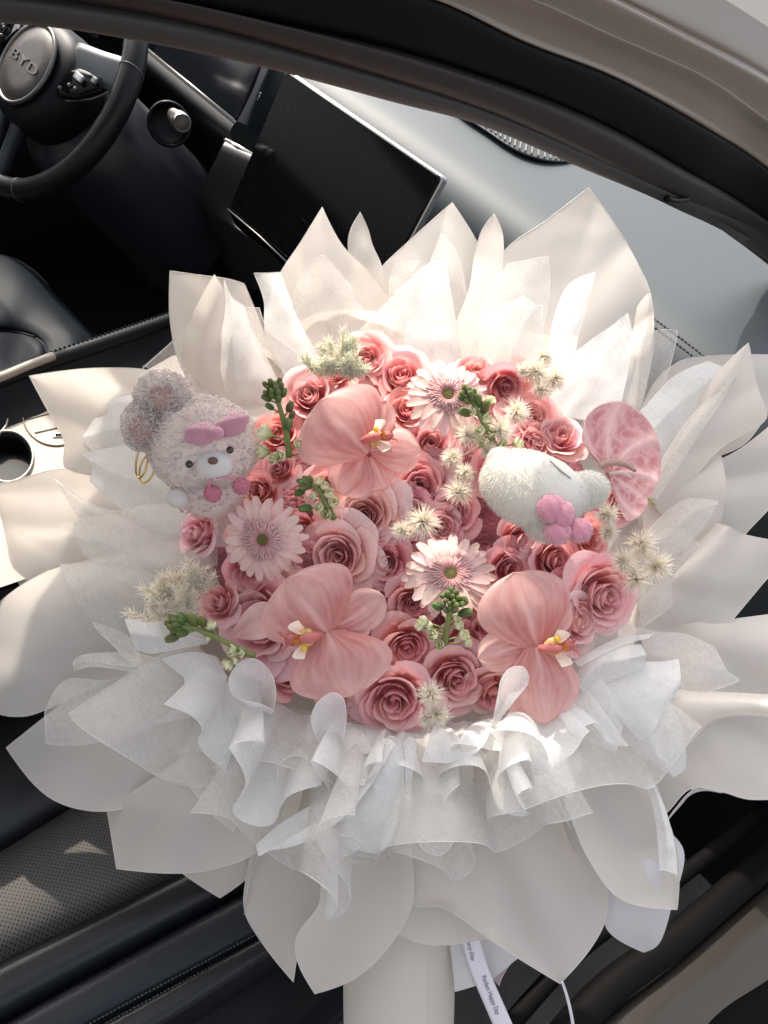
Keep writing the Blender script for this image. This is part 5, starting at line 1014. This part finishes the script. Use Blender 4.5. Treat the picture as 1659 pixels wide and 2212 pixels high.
# ---- gerberas
def gerbera(u, v, d, R, label, tilt, seed):
    q = random.Random(seed)
    root = empty('gerbera', frame(u, v, d, *tilt), label, 'gerbera', 'pale pink gerberas in the bouquet')
    for ring, (n, L, z) in enumerate(((22, 1.0, 0), (20, .90, 4))):
        for k in range(n):
            a = 2*math.pi*(k+.5*ring)/n+q.uniform(-.06, .06); l = R*L*q.uniform(.93, 1.03)
            V = []; T = []; up = q.uniform(-8, 9); w = R*q.uniform(.080, .105)
            for i in range(5):
                s = -1+.5*i
                for j in range(10):
                    t = j/9; pw = w*(.45+.75*math.sin(math.pi*min(1, t*.86+.05))**.7) * (1 if t < .93 else .62)
                    V.append((R*.16+(l-R*.16)*t, s*pw, z+6+up*t+R*.16*t*(1-t)-R*.10*t*t+2.2*(abs(s)-.5)*(1 if abs(s) > .4 else .6))); T.append(t*(.8+.2*abs(s)))
            obj('ray_petal', mesh('ray_petal', V, gridfaces(5, 10), GERB, True, T), root, Matrix.Rotation(a, 4, 'Z'), (1, q.uniform(.92, 1.02), q.uniform(.92, 1.02)))
    for ring, (n, r0, r1, z) in enumerate(((44, .30, .50, 9), (36, .24, .40, 13), (30, .18, .31, 15))):
        b = MB()
        for k in range(n):
            a = 2*math.pi*(k+ring*.4)/n+q.uniform(-.05, .05); rr = R*r1*q.uniform(.86, 1.08); c, s = math.cos(a), math.sin(a)
            p0 = (R*r0*.6*c, R*r0*.6*s, z-4); p1 = (R*r0*c, R*r0*s, z+3); p2 = (rr*c, rr*s, z+5+q.uniform(-1, 2)); p3 = (rr*1.07*c, rr*1.07*s, z+3)
            V, Fc = tube([p0, p1, p2, p3], [1.8, 2.6, 2.9, .8], 5, False); b.add(V, Fc, [.1]*5+[.25]*5+[.8]*5+[1]*5)
        obj('florets', b.me('florets', FLOR), root)['kind'] = 'stuff'
    b = MB(); b.add(*ball((0, 0, 10), (R*.20, R*.20, 7), 8, 18))
    for k in range(70):
        rr = R*.20*math.sqrt(k/70); a = k*2.39996; b.add(*ball((rr*math.cos(a), rr*math.sin(a), 16.5-4*(k/70)**2), R*.020, 4, 6))
    obj('disc', b.me('disc', DISC), root)
    return root
gerbera(966, 858, 4.8, 92, 'uppermost of the three pale gerberas, beside a green stock', (.05, .30), 1)
gerbera(572, 1164, 5.2, 94, 'leftmost of the three pale gerberas, below the curly plush toy', (-.18, -.12), 2)
gerbera(972, 1244, 4.6, 102, 'central pale gerbera with white lower petals, behind a green stock', (.02, .52), 3)

# ---- anthurium
def anthurium():
    cu, cv = 1318, 1024; O = [(1249, 954), (1252, 935), (1260, 908), (1278, 888), (1300, 873), (1330, 863), (1358, 863), (1382, 874), (1404, 890), (1420, 912), (1431, 940), (1436, 968), (1434, 1000), (1427, 1026), (1414, 1052), (1402, 1078), (1396, 1094), (1386, 1108), (1370, 1121), (1352, 1128), (1338, 1106), (1328, 1082), (1316, 1054), (1306, 1036), (1296, 1016), (1276, 990), (1260, 972)]
    root = empty('anthurium', frame(cu, cv, 4.8, .16, .12), 'large pink heart-shaped anthurium at the right rim of the flowers', 'anthurium')
    P2 = np.array([PU(a, b_, cu, cv) for a, b_ in O]); n = 144; C = crom(np.r_[P2, P2[:1]], n+1)[:n]
    tip = np.array(PU(1400, 1080, cu, cv)); tl = np.linalg.norm(tip); ta = math.atan2(tip[1], tip[0])
    V = []; T = []; nr = 34
    for i in range(nr):
        t = .02+.98*i/(nr-1)
        for k in range(n):
            p = C[k]*t; a = math.atan2(p[1], p[0])-ta; a = (a+math.pi) % (2*math.pi)-math.pi
            r = np.linalg.norm(p); ve = a+.55*math.copysign(1, a)*(t**1.6)*.6
            vein = abs(math.sin(ve*4.1)); mid = math.exp(-(a*9)**2)
            cross = abs(math.sin(t*13+3*vein)); quilt = -11.0*(1-(1-vein)**2)*t*(1-.5*t)-3*(1-cross)*vein*t*(1-t)*2
            z = 10*t*t+quilt-3*mid*t+ (8*max(0, t-.85)/.15*.5) - .06*p[0]*t + 9*math.sin(2*a+1)*t*t
            V.append((p[0], p[1], z)); q3 = Vector((p[0]*.05, p[1]*.05, 2)); net = abs(noise.noise(q3)); T.append(max(0, min(1, 1-.95*(vein**.8)*(.55+.45*cross)*min(1, net*4+.35)+.5*mid)))
    m = petal_mat('anthurium_spathe', (.62, .20, .21), (.92, .60, .55), .2, rough=.3)
    m.node_tree.nodes['Principled BSDF'].inputs['Coat Weight'].default_value = .6
    m.node_tree.nodes['Principled BSDF'].inputs['Specular IOR Level'].default_value = .6
    sp = obj('spathe', mesh('spathe', V, gridfaces(nr, n, True), m, True, T), root); solid(sp, 1.4)
    b = MB(); q = [PU(1286, 1010, cu, cv), PU(1308, 1003, cu, cv), PU(1334, 1006, cu, cv), PU(1360, 1020, cu, cv)]
    pts = crom([(*q[0], 14), (*q[1], 24), (*q[2], 30), (*q[3], 28)], 16)
    V, Fc = tube(pts, np.r_[np.linspace(7, 9, 5), np.linspace(8.6, 4.2, 11)], 14); b.add(V, Fc)
    obj('spadix', b.me('spadix', mat('spadix', (.80, .52, .44), .5, bump=(1.2, .6, 1.0), trans=((.8, .5, .4), .15))), root)
    b = MB(); b.add(*ball((*q[3], 28), 4.0, 6, 10)); obj('spadix_tip', b.me('spadix_tip', mat('spadix_tip', (.16, .13, .05), .5)), root)
    b = MB(); b.add(*tube([(*PU(1398, 1076, cu, cv), 12), (*PU(1412, 1092, cu, cv), 12), (*PU(1420, 1093, cu, cv), 12)], [3.2, 2, .8], 8)); obj('leaf_tip', b.me('leaf_tip', mat('spathe_tip', (.34, .36, .10), .5)), root)
    b = MB(); b.add(*tube([(*PU(1312, 1026, cu, cv), 6), (*PU(1340, 1022, cu, cv), 12), (*PU(1360, 1034, cu, cv), 14)], [5, 5, 2], 8)); obj('midrib', b.me('midrib', mat('midrib', (.78, .55, .50), .35)), root)
anthurium()

# ---- green stock stems
def bud_mesh(kind, seed):
    q = random.Random(seed); b = MB()
    if kind == 0:      # tight green bud of overlapping sepals
        for k in range(4):
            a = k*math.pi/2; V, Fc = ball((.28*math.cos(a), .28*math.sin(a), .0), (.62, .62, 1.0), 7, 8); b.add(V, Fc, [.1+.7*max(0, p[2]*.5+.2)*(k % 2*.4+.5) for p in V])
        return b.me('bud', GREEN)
    for k in range(8):     # opening pale bud: rounded petals over a green base
        a = k*2.4; rr = .35+.085*k; V = []; T = []
        for i in range(6):
            s = -1+.4*i
            for j in range(6):
                t = j/5; te = t*(1-.3*s*s); an = a+s*1.0*(.5+.5*t); r2 = rr*(.25+.9*math.sin(te*2.0)); V.append((r2*math.cos(an), r2*math.sin(an), -.7+1.4*te-.05*k*te)); T.append(te+q.uniform(-.08, .08))
        b.add(V, gridfaces(6, 6), T)
    return b.me('bud', CREAMB)
BUDS = [bud_mesh(0, 1), bud_mesh(1, 2)]
def stock(u, v, d, label, stem, buds, tilt=(0, 0)):
    root = empty('stock_stem', frame(u, v, d, *tilt), label, 'stock flower', 'green stock stems in the bouquet')
    b = MB(); pts = crom([(*PU(a, b_, u, v), z) for a, b_, z in stem], 14); V, Fc = tube(pts, np.linspace(7.5, 4.5, 14), 9); b.add(V, Fc, [.45]*len(V))
    ends = []
    for (a, b_, z, r, kind) in buds:
        p = np.array((*PU(a, b_, u, v), z)); k = np.argmin(np.linalg.norm(pts-p, axis=1)); k = max(0, k-2)
        V, Fc = tube([pts[k], (pts[k]+p)/2+[0, 0, -2], p], [2.6, 2.0, 1.8], 6); b.add(V, Fc, [.5]*len(V)); ends.append((p, p-pts[k], r, kind))
    obj('stem', b.me('stem', GREEN), root)
    for p, dr, r, kind in ends:
        dr = Vector(dr)+Vector((0, 0, 10)); qd = Vector((0, 0, 1)).rotation_difference(dr.normalized()).to_matrix().to_4x4()
        c = (rnd.uniform(.7, 1), rnd.uniform(.8, 1.05), rnd.uniform(.7, 1.1)) if kind == 0 else (rnd.uniform(.95, 1.05),)*3
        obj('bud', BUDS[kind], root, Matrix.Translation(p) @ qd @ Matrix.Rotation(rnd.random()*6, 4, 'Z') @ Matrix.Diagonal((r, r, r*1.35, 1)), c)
    return root
def cluster(cx, cy, rad, n, r, kind=0, z=20, seed=0):
    q = random.Random(seed); out = []
    for i in range(n):
        a = i*2.4; rr = rad*math.sqrt((i+.3)/n); out.append((cx+rr*math.cos(a), cy+rr*math.sin(a)*.9, z+10*(1-rr/rad)+q.uniform(-3, 3), r*q.uniform(.8, 1.15), kind))
    return out
stock(612, 940, 6.4, 'tall green stock standing left of the upper orchid', [(622, 985, -24), (618, 930, 4), (606, 880, 16), (598, 850, 20)],
      cluster(598, 846, 24, 13, 7.5, 0, 24, 1)+[(578, 862, 16, 9, 0), (628, 880, 14, 10, 0), (624, 918, 14, 12, 0), (584, 880, 12, 8, 0), (632, 898, 10, 8, 0), (572, 935, 2, 19, 1), (645, 958, 4, 13, 1), (566, 975, -4, 17, 1), (604, 985, 0, 15, 1), (652, 975, -6, 12, 1), (590, 992, -6, 12, 1)])
stock(1030, 880, 7.0, 'green stock leaning against the upper gerbera', [(1075, 965, -20), (1050, 925, 2), (1030, 890, 12), (1014, 862, 18)],
      cluster(1010, 858, 18, 10, 8, 0, 24, 2)+[(1030, 868, 16, 12, 0), (1046, 880, 14, 12, 0), (1020, 890, 16, 12, 1), (1060, 866, 10, 11, 1), (1004, 892, 10, 11, 0), (1050, 905, 8, 13, 1), (1036, 930, 6, 13, 1), (1060, 935, 2, 12, 1), (1044, 955, 0, 13, 1), (1085, 960, 0, 12, 1), (1120, 958, -2, 14, 1)])
stock(690, 1070, 5.6, 'short pale green stock above the pale dusty rose', [(720, 1120, -20), (705, 1090, 2), (690, 1060, 12), (668, 1044, 16)],
      cluster(662, 1042, 14, 7, 8, 0, 20, 3)+[(700, 1050, 14, 12, 1), (712, 1066, 12, 13, 1), (690, 1040, 14, 11, 1), (660, 1098, 8, 11, 0), (678, 1072, 12, 10, 1), (722, 1085, 6, 13, 1), (705, 1110, 4, 13, 1), (690, 1095, 8, 12, 1), (648, 1064, 10, 9, 0)])
stock(968, 1330, 7.2, 'central green stock in front of the lower part of the gerbera', [(962, 1395, -20), (966, 1350, 4), (972, 1310, 16), (974, 1292, 20)],
      cluster(974, 1296, 26, 16, 7.5, 0, 22, 4)+[(944, 1308, 12, 10, 0), (1004, 1322, 12, 12, 0), (998, 1300, 14, 10, 0), (914, 1340, 6, 13, 1), (906, 1352, 4, 12, 1), (926, 1352, 6, 11, 1), (936, 1370, 4, 14, 1), (990, 1350, 6, 13, 1), (1002, 1372, 2, 14, 1), (1010, 1388, 0, 11, 1), (950, 1392, 0, 12, 1), (985, 1335, 8, 10, 1)])
stock(450, 1370, 6.6, 'green stock lying outwards at the lower left over white tissue', [(548, 1420, -16), (500, 1392, 4), (450, 1366, 12), (410, 1350, 14)],
      cluster(385, 1346, 20, 9, 8, 0, 16, 5)+[(375, 1376, 12, 12, 0), (398, 1332, 14, 11, 0), (420, 1338, 12, 13, 0), (440, 1342, 10, 10, 0), (458, 1350, 10, 12, 1), (398, 1366, 14, 10, 0), (452, 1378, 4, 8, 1), (502, 1404, 8, 14, 1), (520, 1410, 2, 12, 1), (492, 1434, 4, 14, 1), (508, 1428, 2, 10, 1)])

# ---- fluffy bleached ferns
def fern(puffs, label, m=FERN, plume=False, seed=0):
    q = random.Random(seed*17+3); u0 = sum(p[0] for p in puffs)/len(puffs); v0 = sum(p[1] for p in puffs)/len(puffs); d0 = puffs[0][3]
    root = empty('bleached_fern', frame(u0, v0, d0), label, 'dried fern', 'fluffy bleached fern sprigs in the bouquet')
    sb = MB()
    for (u, v, r, d) in puffs:
        c = np.array((*PU(u, v, u0, v0), (d-d0)*22)); b = MB()
        V, Fc = tube([c, c*.55+[0, -10, -30], [0, -8, -60]], [1.6, 1.8, 2], 5); sb.add(V, Fc, [.1]*len(V))
        tuft = [(c, None)]
        if plume:                       # feathery plume: rows of needles along short twigs
            tuft = []
            for k in range(9):
                a = q.uniform(.3, 2.8) if k else 1.57; L = r*q.uniform(.7, 1.25); dr = np.array([math.cos(a), math.sin(a), q.uniform(-.1, .7)]); dr /= np.linalg.norm(dr)
                st = c+np.array([q.uniform(-.3, .3)*r, -.5*r, q.uniform(-.2, .3)*r])
                V, Fc = tube([st, st+dr*L], [.8, .4], 4); b.add(V, Fc, [.1]*len(V))
                tuft += [(st+dr*L*f, dr) for f in np.linspace(.15, 1, 11)]
        for ctr, ax in tuft:
            for k in range(6 if ax is not None else 210):
                if ax is None:
                    z = q.uniform(-.35, 1); a = q.uniform(0, 6.283); s = math.sqrt(1-z*z); dr = np.array([s*math.cos(a), s*math.sin(a), z]); L = r*q.uniform(.65, 1.12)
                else:
                    dr = ax*q.uniform(.5, 1)+np.array([q.gauss(0, .6), q.gauss(0, .6), q.gauss(0, .6)]); dr /= np.linalg.norm(dr); L = r*q.uniform(.32, .58)
                sd = np.cross(dr, [q.gauss(0, 1), q.gauss(0, 1), q.gauss(0, 1)]); sd /= np.linalg.norm(sd)+1e-9; s2 = np.cross(dr, sd)
                w = 1.25; bd = sd*L*.16*q.uniform(-1, 1); mdl = ctr+dr*L*.55+bd; end = ctr+dr*L
                V = [ctr+sd*w, ctr-sd*w*.5+s2*w*.8, ctr-sd*w*.5-s2*w*.8, mdl+sd*w*.8, mdl-sd*w*.4+s2*w*.6, mdl-sd*w*.4-s2*w*.6, end]
                b.add(V, [(0, 1, 4, 3), (1, 2, 5, 4), (2, 0, 3, 5), (3, 4, 6), (4, 5, 6), (5, 3, 6)], [0, 0, 0, .6, .6, .6, 1])
        obj('needle_tuft', b.me('needle_tuft', m, False), root)['kind'] = 'stuff'
    obj('stem', sb.me('stem', m), root)
fern([(735, 750, 44, 3.4), (700, 792, 42, 3.6), (765, 800, 44, 3.8), (738, 792, 40, 4.2)], 'plumed pale green fern at the top left above the pink roses', FERNG, True, 1)
fern([(1176, 772, 28, 1.6), (1152, 806, 36, 2.4), (1196, 822, 34, 2.4), (1166, 846, 28, 2.6), (1130, 800, 22, 2)], 'starry cream fern highest on the right, against the white tissue', FERN, False, 2)
fern([(1116, 890, 38, 6.0), (1012, 940, 36, 6.2), (1080, 930, 36, 6.4), (976, 988, 30, 6), (1056, 975, 26, 6.4)], 'row of cream fern puffs above the smooth white plush toy', FERN, False, 3)
fern([(990, 1062, 40, 6.4), (1005, 1020, 28, 6.2)], 'cream fern puff touching the left side of the smooth white plush toy', FERN, False, 8)
fern([(914, 1128, 48, 6.4), (868, 1146, 28, 6)], 'large cream fern puff in the middle above the central gerbera', FERN, False, 4)
fern([(370, 1268, 54, 1.6), (430, 1250, 50, 2.2), (350, 1316, 50, 2), (410, 1302, 46, 2.6)], 'feathery beige fern plumes at the left rim above the lying stock', FERN, True, 5)
fern([(1312, 1112, 36, 5.4), (1316, 1150, 28, 5)], 'small cream fern puff between the plush toy ear and the anthurium', FERN, False, 6)
fern([(1386, 1176, 46, 4.4), (1416, 1222, 46, 4.6), (1342, 1210, 38, 5), (1368, 1250, 40, 5.2)], 'large cluster of cream fern puffs at the right rim', FERN, False, 7)
fern([(930, 1500, 40, 6.6), (946, 1546, 38, 6.2), (925, 1560, 30, 5.6)], 'cream fern puff lowest of all beside the large bottom rose', FERN, False, 9)

# ================================================================== PLUSH TOYS
FLEECE = mat('curly_fleece', (.90, .85, .82), .9, sheen=.6, trans=((.95, .88, .84), .5))
FLEECEP = mat('pink_fleece', (.86, .64, .57), .9, sheen=.5, trans=((.9, .68, .6), .4))
FACE = mat('plush_face', (.74, .68, .63), .85, sheen=.5, bump=(.8, .3, .6))
BOWP = mat('velvet_pink', (.62, .27, .34), .8, sheen=.8, bump=(.25, .3, 1.5))
WHITEP = mat('white_plush', (.82, .79, .72), .9, sheen=.6, trans=((.9, .87, .8), .25))
def curls(blobs, n, m, seed, size=5.):
    """short looped strands over ellipsoids: real geometry, one body of wool"""
    q = random.Random(seed); b = MB()
    for (c, r, share) in blobs:
        for k in range(int(n*share)):
            z = q.uniform(-.55, 1); a = q.uniform(0, 6.283); s = math.sqrt(1-z*z); nv = np.array([s*math.cos(a), s*math.sin(a), z]); p = np.array(c)+nv*np.array(r)
            t = np.cross(nv, [q.gauss(0, 1) for _ in range(3)]); t /= np.linalg.norm(t)+1e-9; w = np.cross(nv, t); R0 = size*q.uniform(.6, 1.15); pts = []
            for i in range(6):
                an = i/5*4.6; pts.append(p+nv*(R0*.8*(1-math.cos(an))*.8)+t*R0*.7*math.sin(an)+w*R0*.28*i/5)
            V, Fc = tube(pts, [1.3, 1.25, 1.2, 1.1, .9, .4], 4, False); b.add(V, Fc)
    return b.me('wool', m)
cu, cv = 420, 960
lamb = empty('plush_lamb', frame(cu, cv, 5.0), 'curly pale fleece plush toy with round ears and a pink bow', 'plush toy')
b = MB(); b.add(*ball((20, -8, 8), (112, 96, 74), 18, 26)); b.add(*ball((30, -96, -16), (78, 62, 50), 12, 18)); obj('body', b.me('body', FLEECE), lamb)
b = MB(); b.add(*ball((-62, 100, 20), (54, 48, 30), 12, 18)); e1 = obj('ear', b.me('ear', FLEECE), lamb)
b = MB(); b.add(*ball((-98, 38, 22), (44, 48, 30), 12, 18)); e2 = obj('ear', b.me('ear', FLEECE), lamb)
b = MB(); b.add(*ball((-58, 92, 40), (30, 26, 14), 8, 14)); obj('inner_ear', b.me('inner_ear', FLEECEP), e1)
b = MB(); b.add(*ball((-94, 30, 42), (26, 28, 14), 8, 14)); obj('inner_ear', b.me('inner_ear', FLEECEP), e2)
obj('wool', curls([((20, -2, 8), (112, 97, 74), .48), ((-62, 100, 20), (54, 48, 30), .2), ((-98, 38, 22), (44, 48, 30), .18)], 2600, FLEECE, 5, 9), lamb)['kind'] = 'stuff'
obj('pink_wool', curls([((-58, 92, 38), (32, 28, 16), .35), ((-94, 30, 40), (28, 30, 16), .35), ((30, -100, -16), (80, 62, 52), .3)], 900, FLEECEP, 6, 4.2), lamb)['kind'] = 'stuff'
b = MB(); b.add(*ball((58, -50, 74), (40, 32, 26), 12, 18)); obj('muzzle', b.me('muzzle', FACE), lamb)
EYE_M = mat('toy_eye', (.035, .022, .018), .2, coat=.5)
for x, y, z in ((10, -48, 84), (92, -18, 76)):
    b = MB(); b.add(*ball((x, y, z), (8, 8, 5), 8, 14)); obj('eye', b.me('eye', EYE_M), lamb)
b = MB(); b.add(*ball((62, -42, 100), (11, 8, 6), 8, 12)); obj('nose', b.me('nose', mat('toy_nose', (.16, .08, .06), .6)), lamb)
bow = MB()
for s, c in ((-1, (36, 14, 92)), (1, (98, 34, 78))):
    V, Fc = ball((0, 0, 0), (36, 24, 15), 12, 18, lambda d: 1+.10*math.sin(6*d[1]+2*d[0])); mm = Matrix.Translation(c) @ Matrix.Rotation(.3+.15*s, 4, 'Z'); bow.add([mm @ Vector(p) for p in V], Fc)
bo = obj('bow', bow.me('bow', BOWP), lamb); b = MB(); b.add(*ball((68, 14, 98), (17, 15, 14), 8, 12)); obj('bow_knot', b.me('bow_knot', BOWP), bo)
b = MB(); b.add(*ball((-30, -116, 20), (25, 22, 20), 10, 14)); obj('paw', b.me('paw', FACE), lamb)
POMP = mat('pom_pom_pink', (.66, .20, .28), .9, sheen=.6)
cord = MB(); cord.add(*tube(crom([(60, -76, 88), (50, -90, 84), (54, -104, 72)], 8), 2.2, 6)); cord.add(*tube(crom([(66, -76, 88), (92, -74, 80), (108, -88, 66)], 8), 2.2, 6)); obj('cord', cord.me('cord', POMP), lamb)
for x, y, z in ((54, -108, 66), (112, -92, 60)):
    b = MB(); b.add(*ball((x, y, z), 16, 10, 14)); pb = obj('pom_pom', b.me('pom_pom', POMP), lamb); obj('fluff', curls([((x, y, z), (16, 16, 16), 1)], 160, POMP, int(x), 2.4), pb)['kind'] = 'stuff'
# wire rings at its back
kr = empty('key_ring', frame(312, 1006, 3.4), 'pair of thin gold wire rings at the back of the curly plush toy', 'key ring')
for (x, y, rx, ry, a) in ((-6, 8, 15, 34, -.15), (6, -6, 18, 32, -.3)):
    pts = [(x+rx*math.cos(t)*math.cos(a)-ry*math.sin(t)*math.sin(a), y+rx*math.cos(t)*math.sin(a)+ry*math.sin(t)*math.cos(a), 9*math.cos(t)) for t in np.linspace(0, 2*math.pi, 40)]
    b = MB(); b.add(*tube(pts, 2.4, 8, False)); obj('ring', b.me('ring', GOLD), kr)
def fuzz(blobs, n, m, seed, L=6.):
    q = random.Random(seed); b = MB()
    for (c, r, share, mm) in blobs:
        for k in range(int(n*share)):
            z = q.uniform(-.3, 1); a = q.uniform(0, 6.283); s = math.sqrt(1-z*z); nv = np.array([s*math.cos(a), s*math.sin(a), z]); p = nv*np.array(r)
            nn_ = nv/np.array(r); nn_ /= np.linalg.norm(nn_); nn_ = nn_*.75+np.array([.35, -.75, .1])*(1-abs(nn_@np.array([.42, -.9, .1]))*.6)+np.array([q.gauss(0, .30) for _ in range(3)]); t = np.cross(nn_, [q.gauss(0, 1) for _ in range(3)]); t /= np.linalg.norm(t)+1e-9
            V = [mm @ (Vector(p)+Vector(c)) for p in (p+t*.62-nn_*.5, p-t*.62-nn_*.5, p+nn_*L*q.uniform(.5, 1))]; b.add(V, [(0, 1, 2)])
    return b.me('fur', m)
cu, cv = 1150, 1060
bear = empty('plush_bear', frame(cu, cv, 6.6), 'smooth white plush toy with a round ear and pink pom-pom bow', 'plush toy')
HM = Matrix.Translation((-4, 2, 12)) @ Matrix.Rotation(-.42, 4, 'Z')
b = MB(); V, Fc = ball((0, 0, 0), (114, 80, 66), 20, 30, lambda d: 1+.07*d[0]*d[1]+.04*math.sin(3*d[0])+.035*noise.noise(Vector((d[0]*3, d[1]*3, d[2]*3)))); b.add(V, Fc); obj('head', b.me('head', WHITEP), bear, HM)
V, Fc = ball((58, -34, -2), (62, 60, 52), 12, 18); b = MB(); b.add([HM @ Vector(p) for p in V], Fc); obj('cheek', b.me('cheek', WHITEP), bear)
b = MB(); b.add(*ball((116, 4, 16), (44, 38, 26), 12, 18)); b.add(*ball((84, -6, 8), (50, 46, 40), 12, 18)); er = obj('ear', b.me('ear', WHITEP), bear)
b = MB(); b.add(*ball((-70, 66, 4), (30, 28, 22), 10, 16)); obj('ear', b.me('ear', WHITEP), bear)
b = MB(); b.add(*ball((130, 0, 31), (18, 17, 7), 8, 14)); obj('inner_ear', b.me('inner_ear', mat('ear_pink', (.66, .50, .44), .9)), er)
b = MB(); sp_ = []
for t in np.linspace(0, 1, 26):
    a = R_(88-40*t); e = R_(40+6*math.sin(3*t)); d_ = np.array([math.cos(a)*math.cos(e), math.sin(a)*math.cos(e), math.sin(e)]); sp_.append(np.array(HM @ Vector(d_*np.array((114, 80, 66))*1.045)))
for k in range(0, 24): b.add(*tube([sp_[k], (sp_[k]+sp_[k+1])/2+[1.5, 2.5, 1.2], sp_[k+1]], [1.0, .8, .6], 5))
obj('seam', b.me('seam', mat('seam_thread', (.24, .19, .15), .8)), bear)
I4 = Matrix.Identity(4)
obj('fur', fuzz([((0, 0, 0), (114, 80, 66), .62, HM), ((58, -34, -2), (62, 60, 52), .16, HM), ((116, 4, 16), (44, 38, 26), .16, I4), ((84, -6, 8), (50, 46, 40), .1, I4), ((-70, 66, 4), (30, 28, 22), .06, I4)], 17000, WHITEP, 9, 8.), bear)['kind'] = 'stuff'
rb = MB()
for (x, y, z, rx, ry, rz) in ((22, -40, 84, 30, 30, 20), (44, -50, 84, 26, 28, 20), (36, -88, 80, 28, 26, 20), (84, -84, 66, 28, 26, 18)):
    rb.add(*ball((x, y, z), (rx, ry, rz), 12, 16, lambda d: 1+.06*math.sin(7*d[0]+5*d[1])))
VP = mat('velvet_mauve', (.66, .28, .35), .85, sheen=.9); ro = obj('bow', rb.me('bow', VP), bear)
obj('nap', fuzz([((22, -40, 84), (30, 30, 20), .3, I4), ((44, -50, 84), (26, 28, 20), .2, I4), ((36, -88, 80), (28, 26, 20), .25, I4), ((84, -84, 66), (28, 26, 18), .25, I4)], 2600, VP, 11, 4), ro)['kind'] = 'stuff'
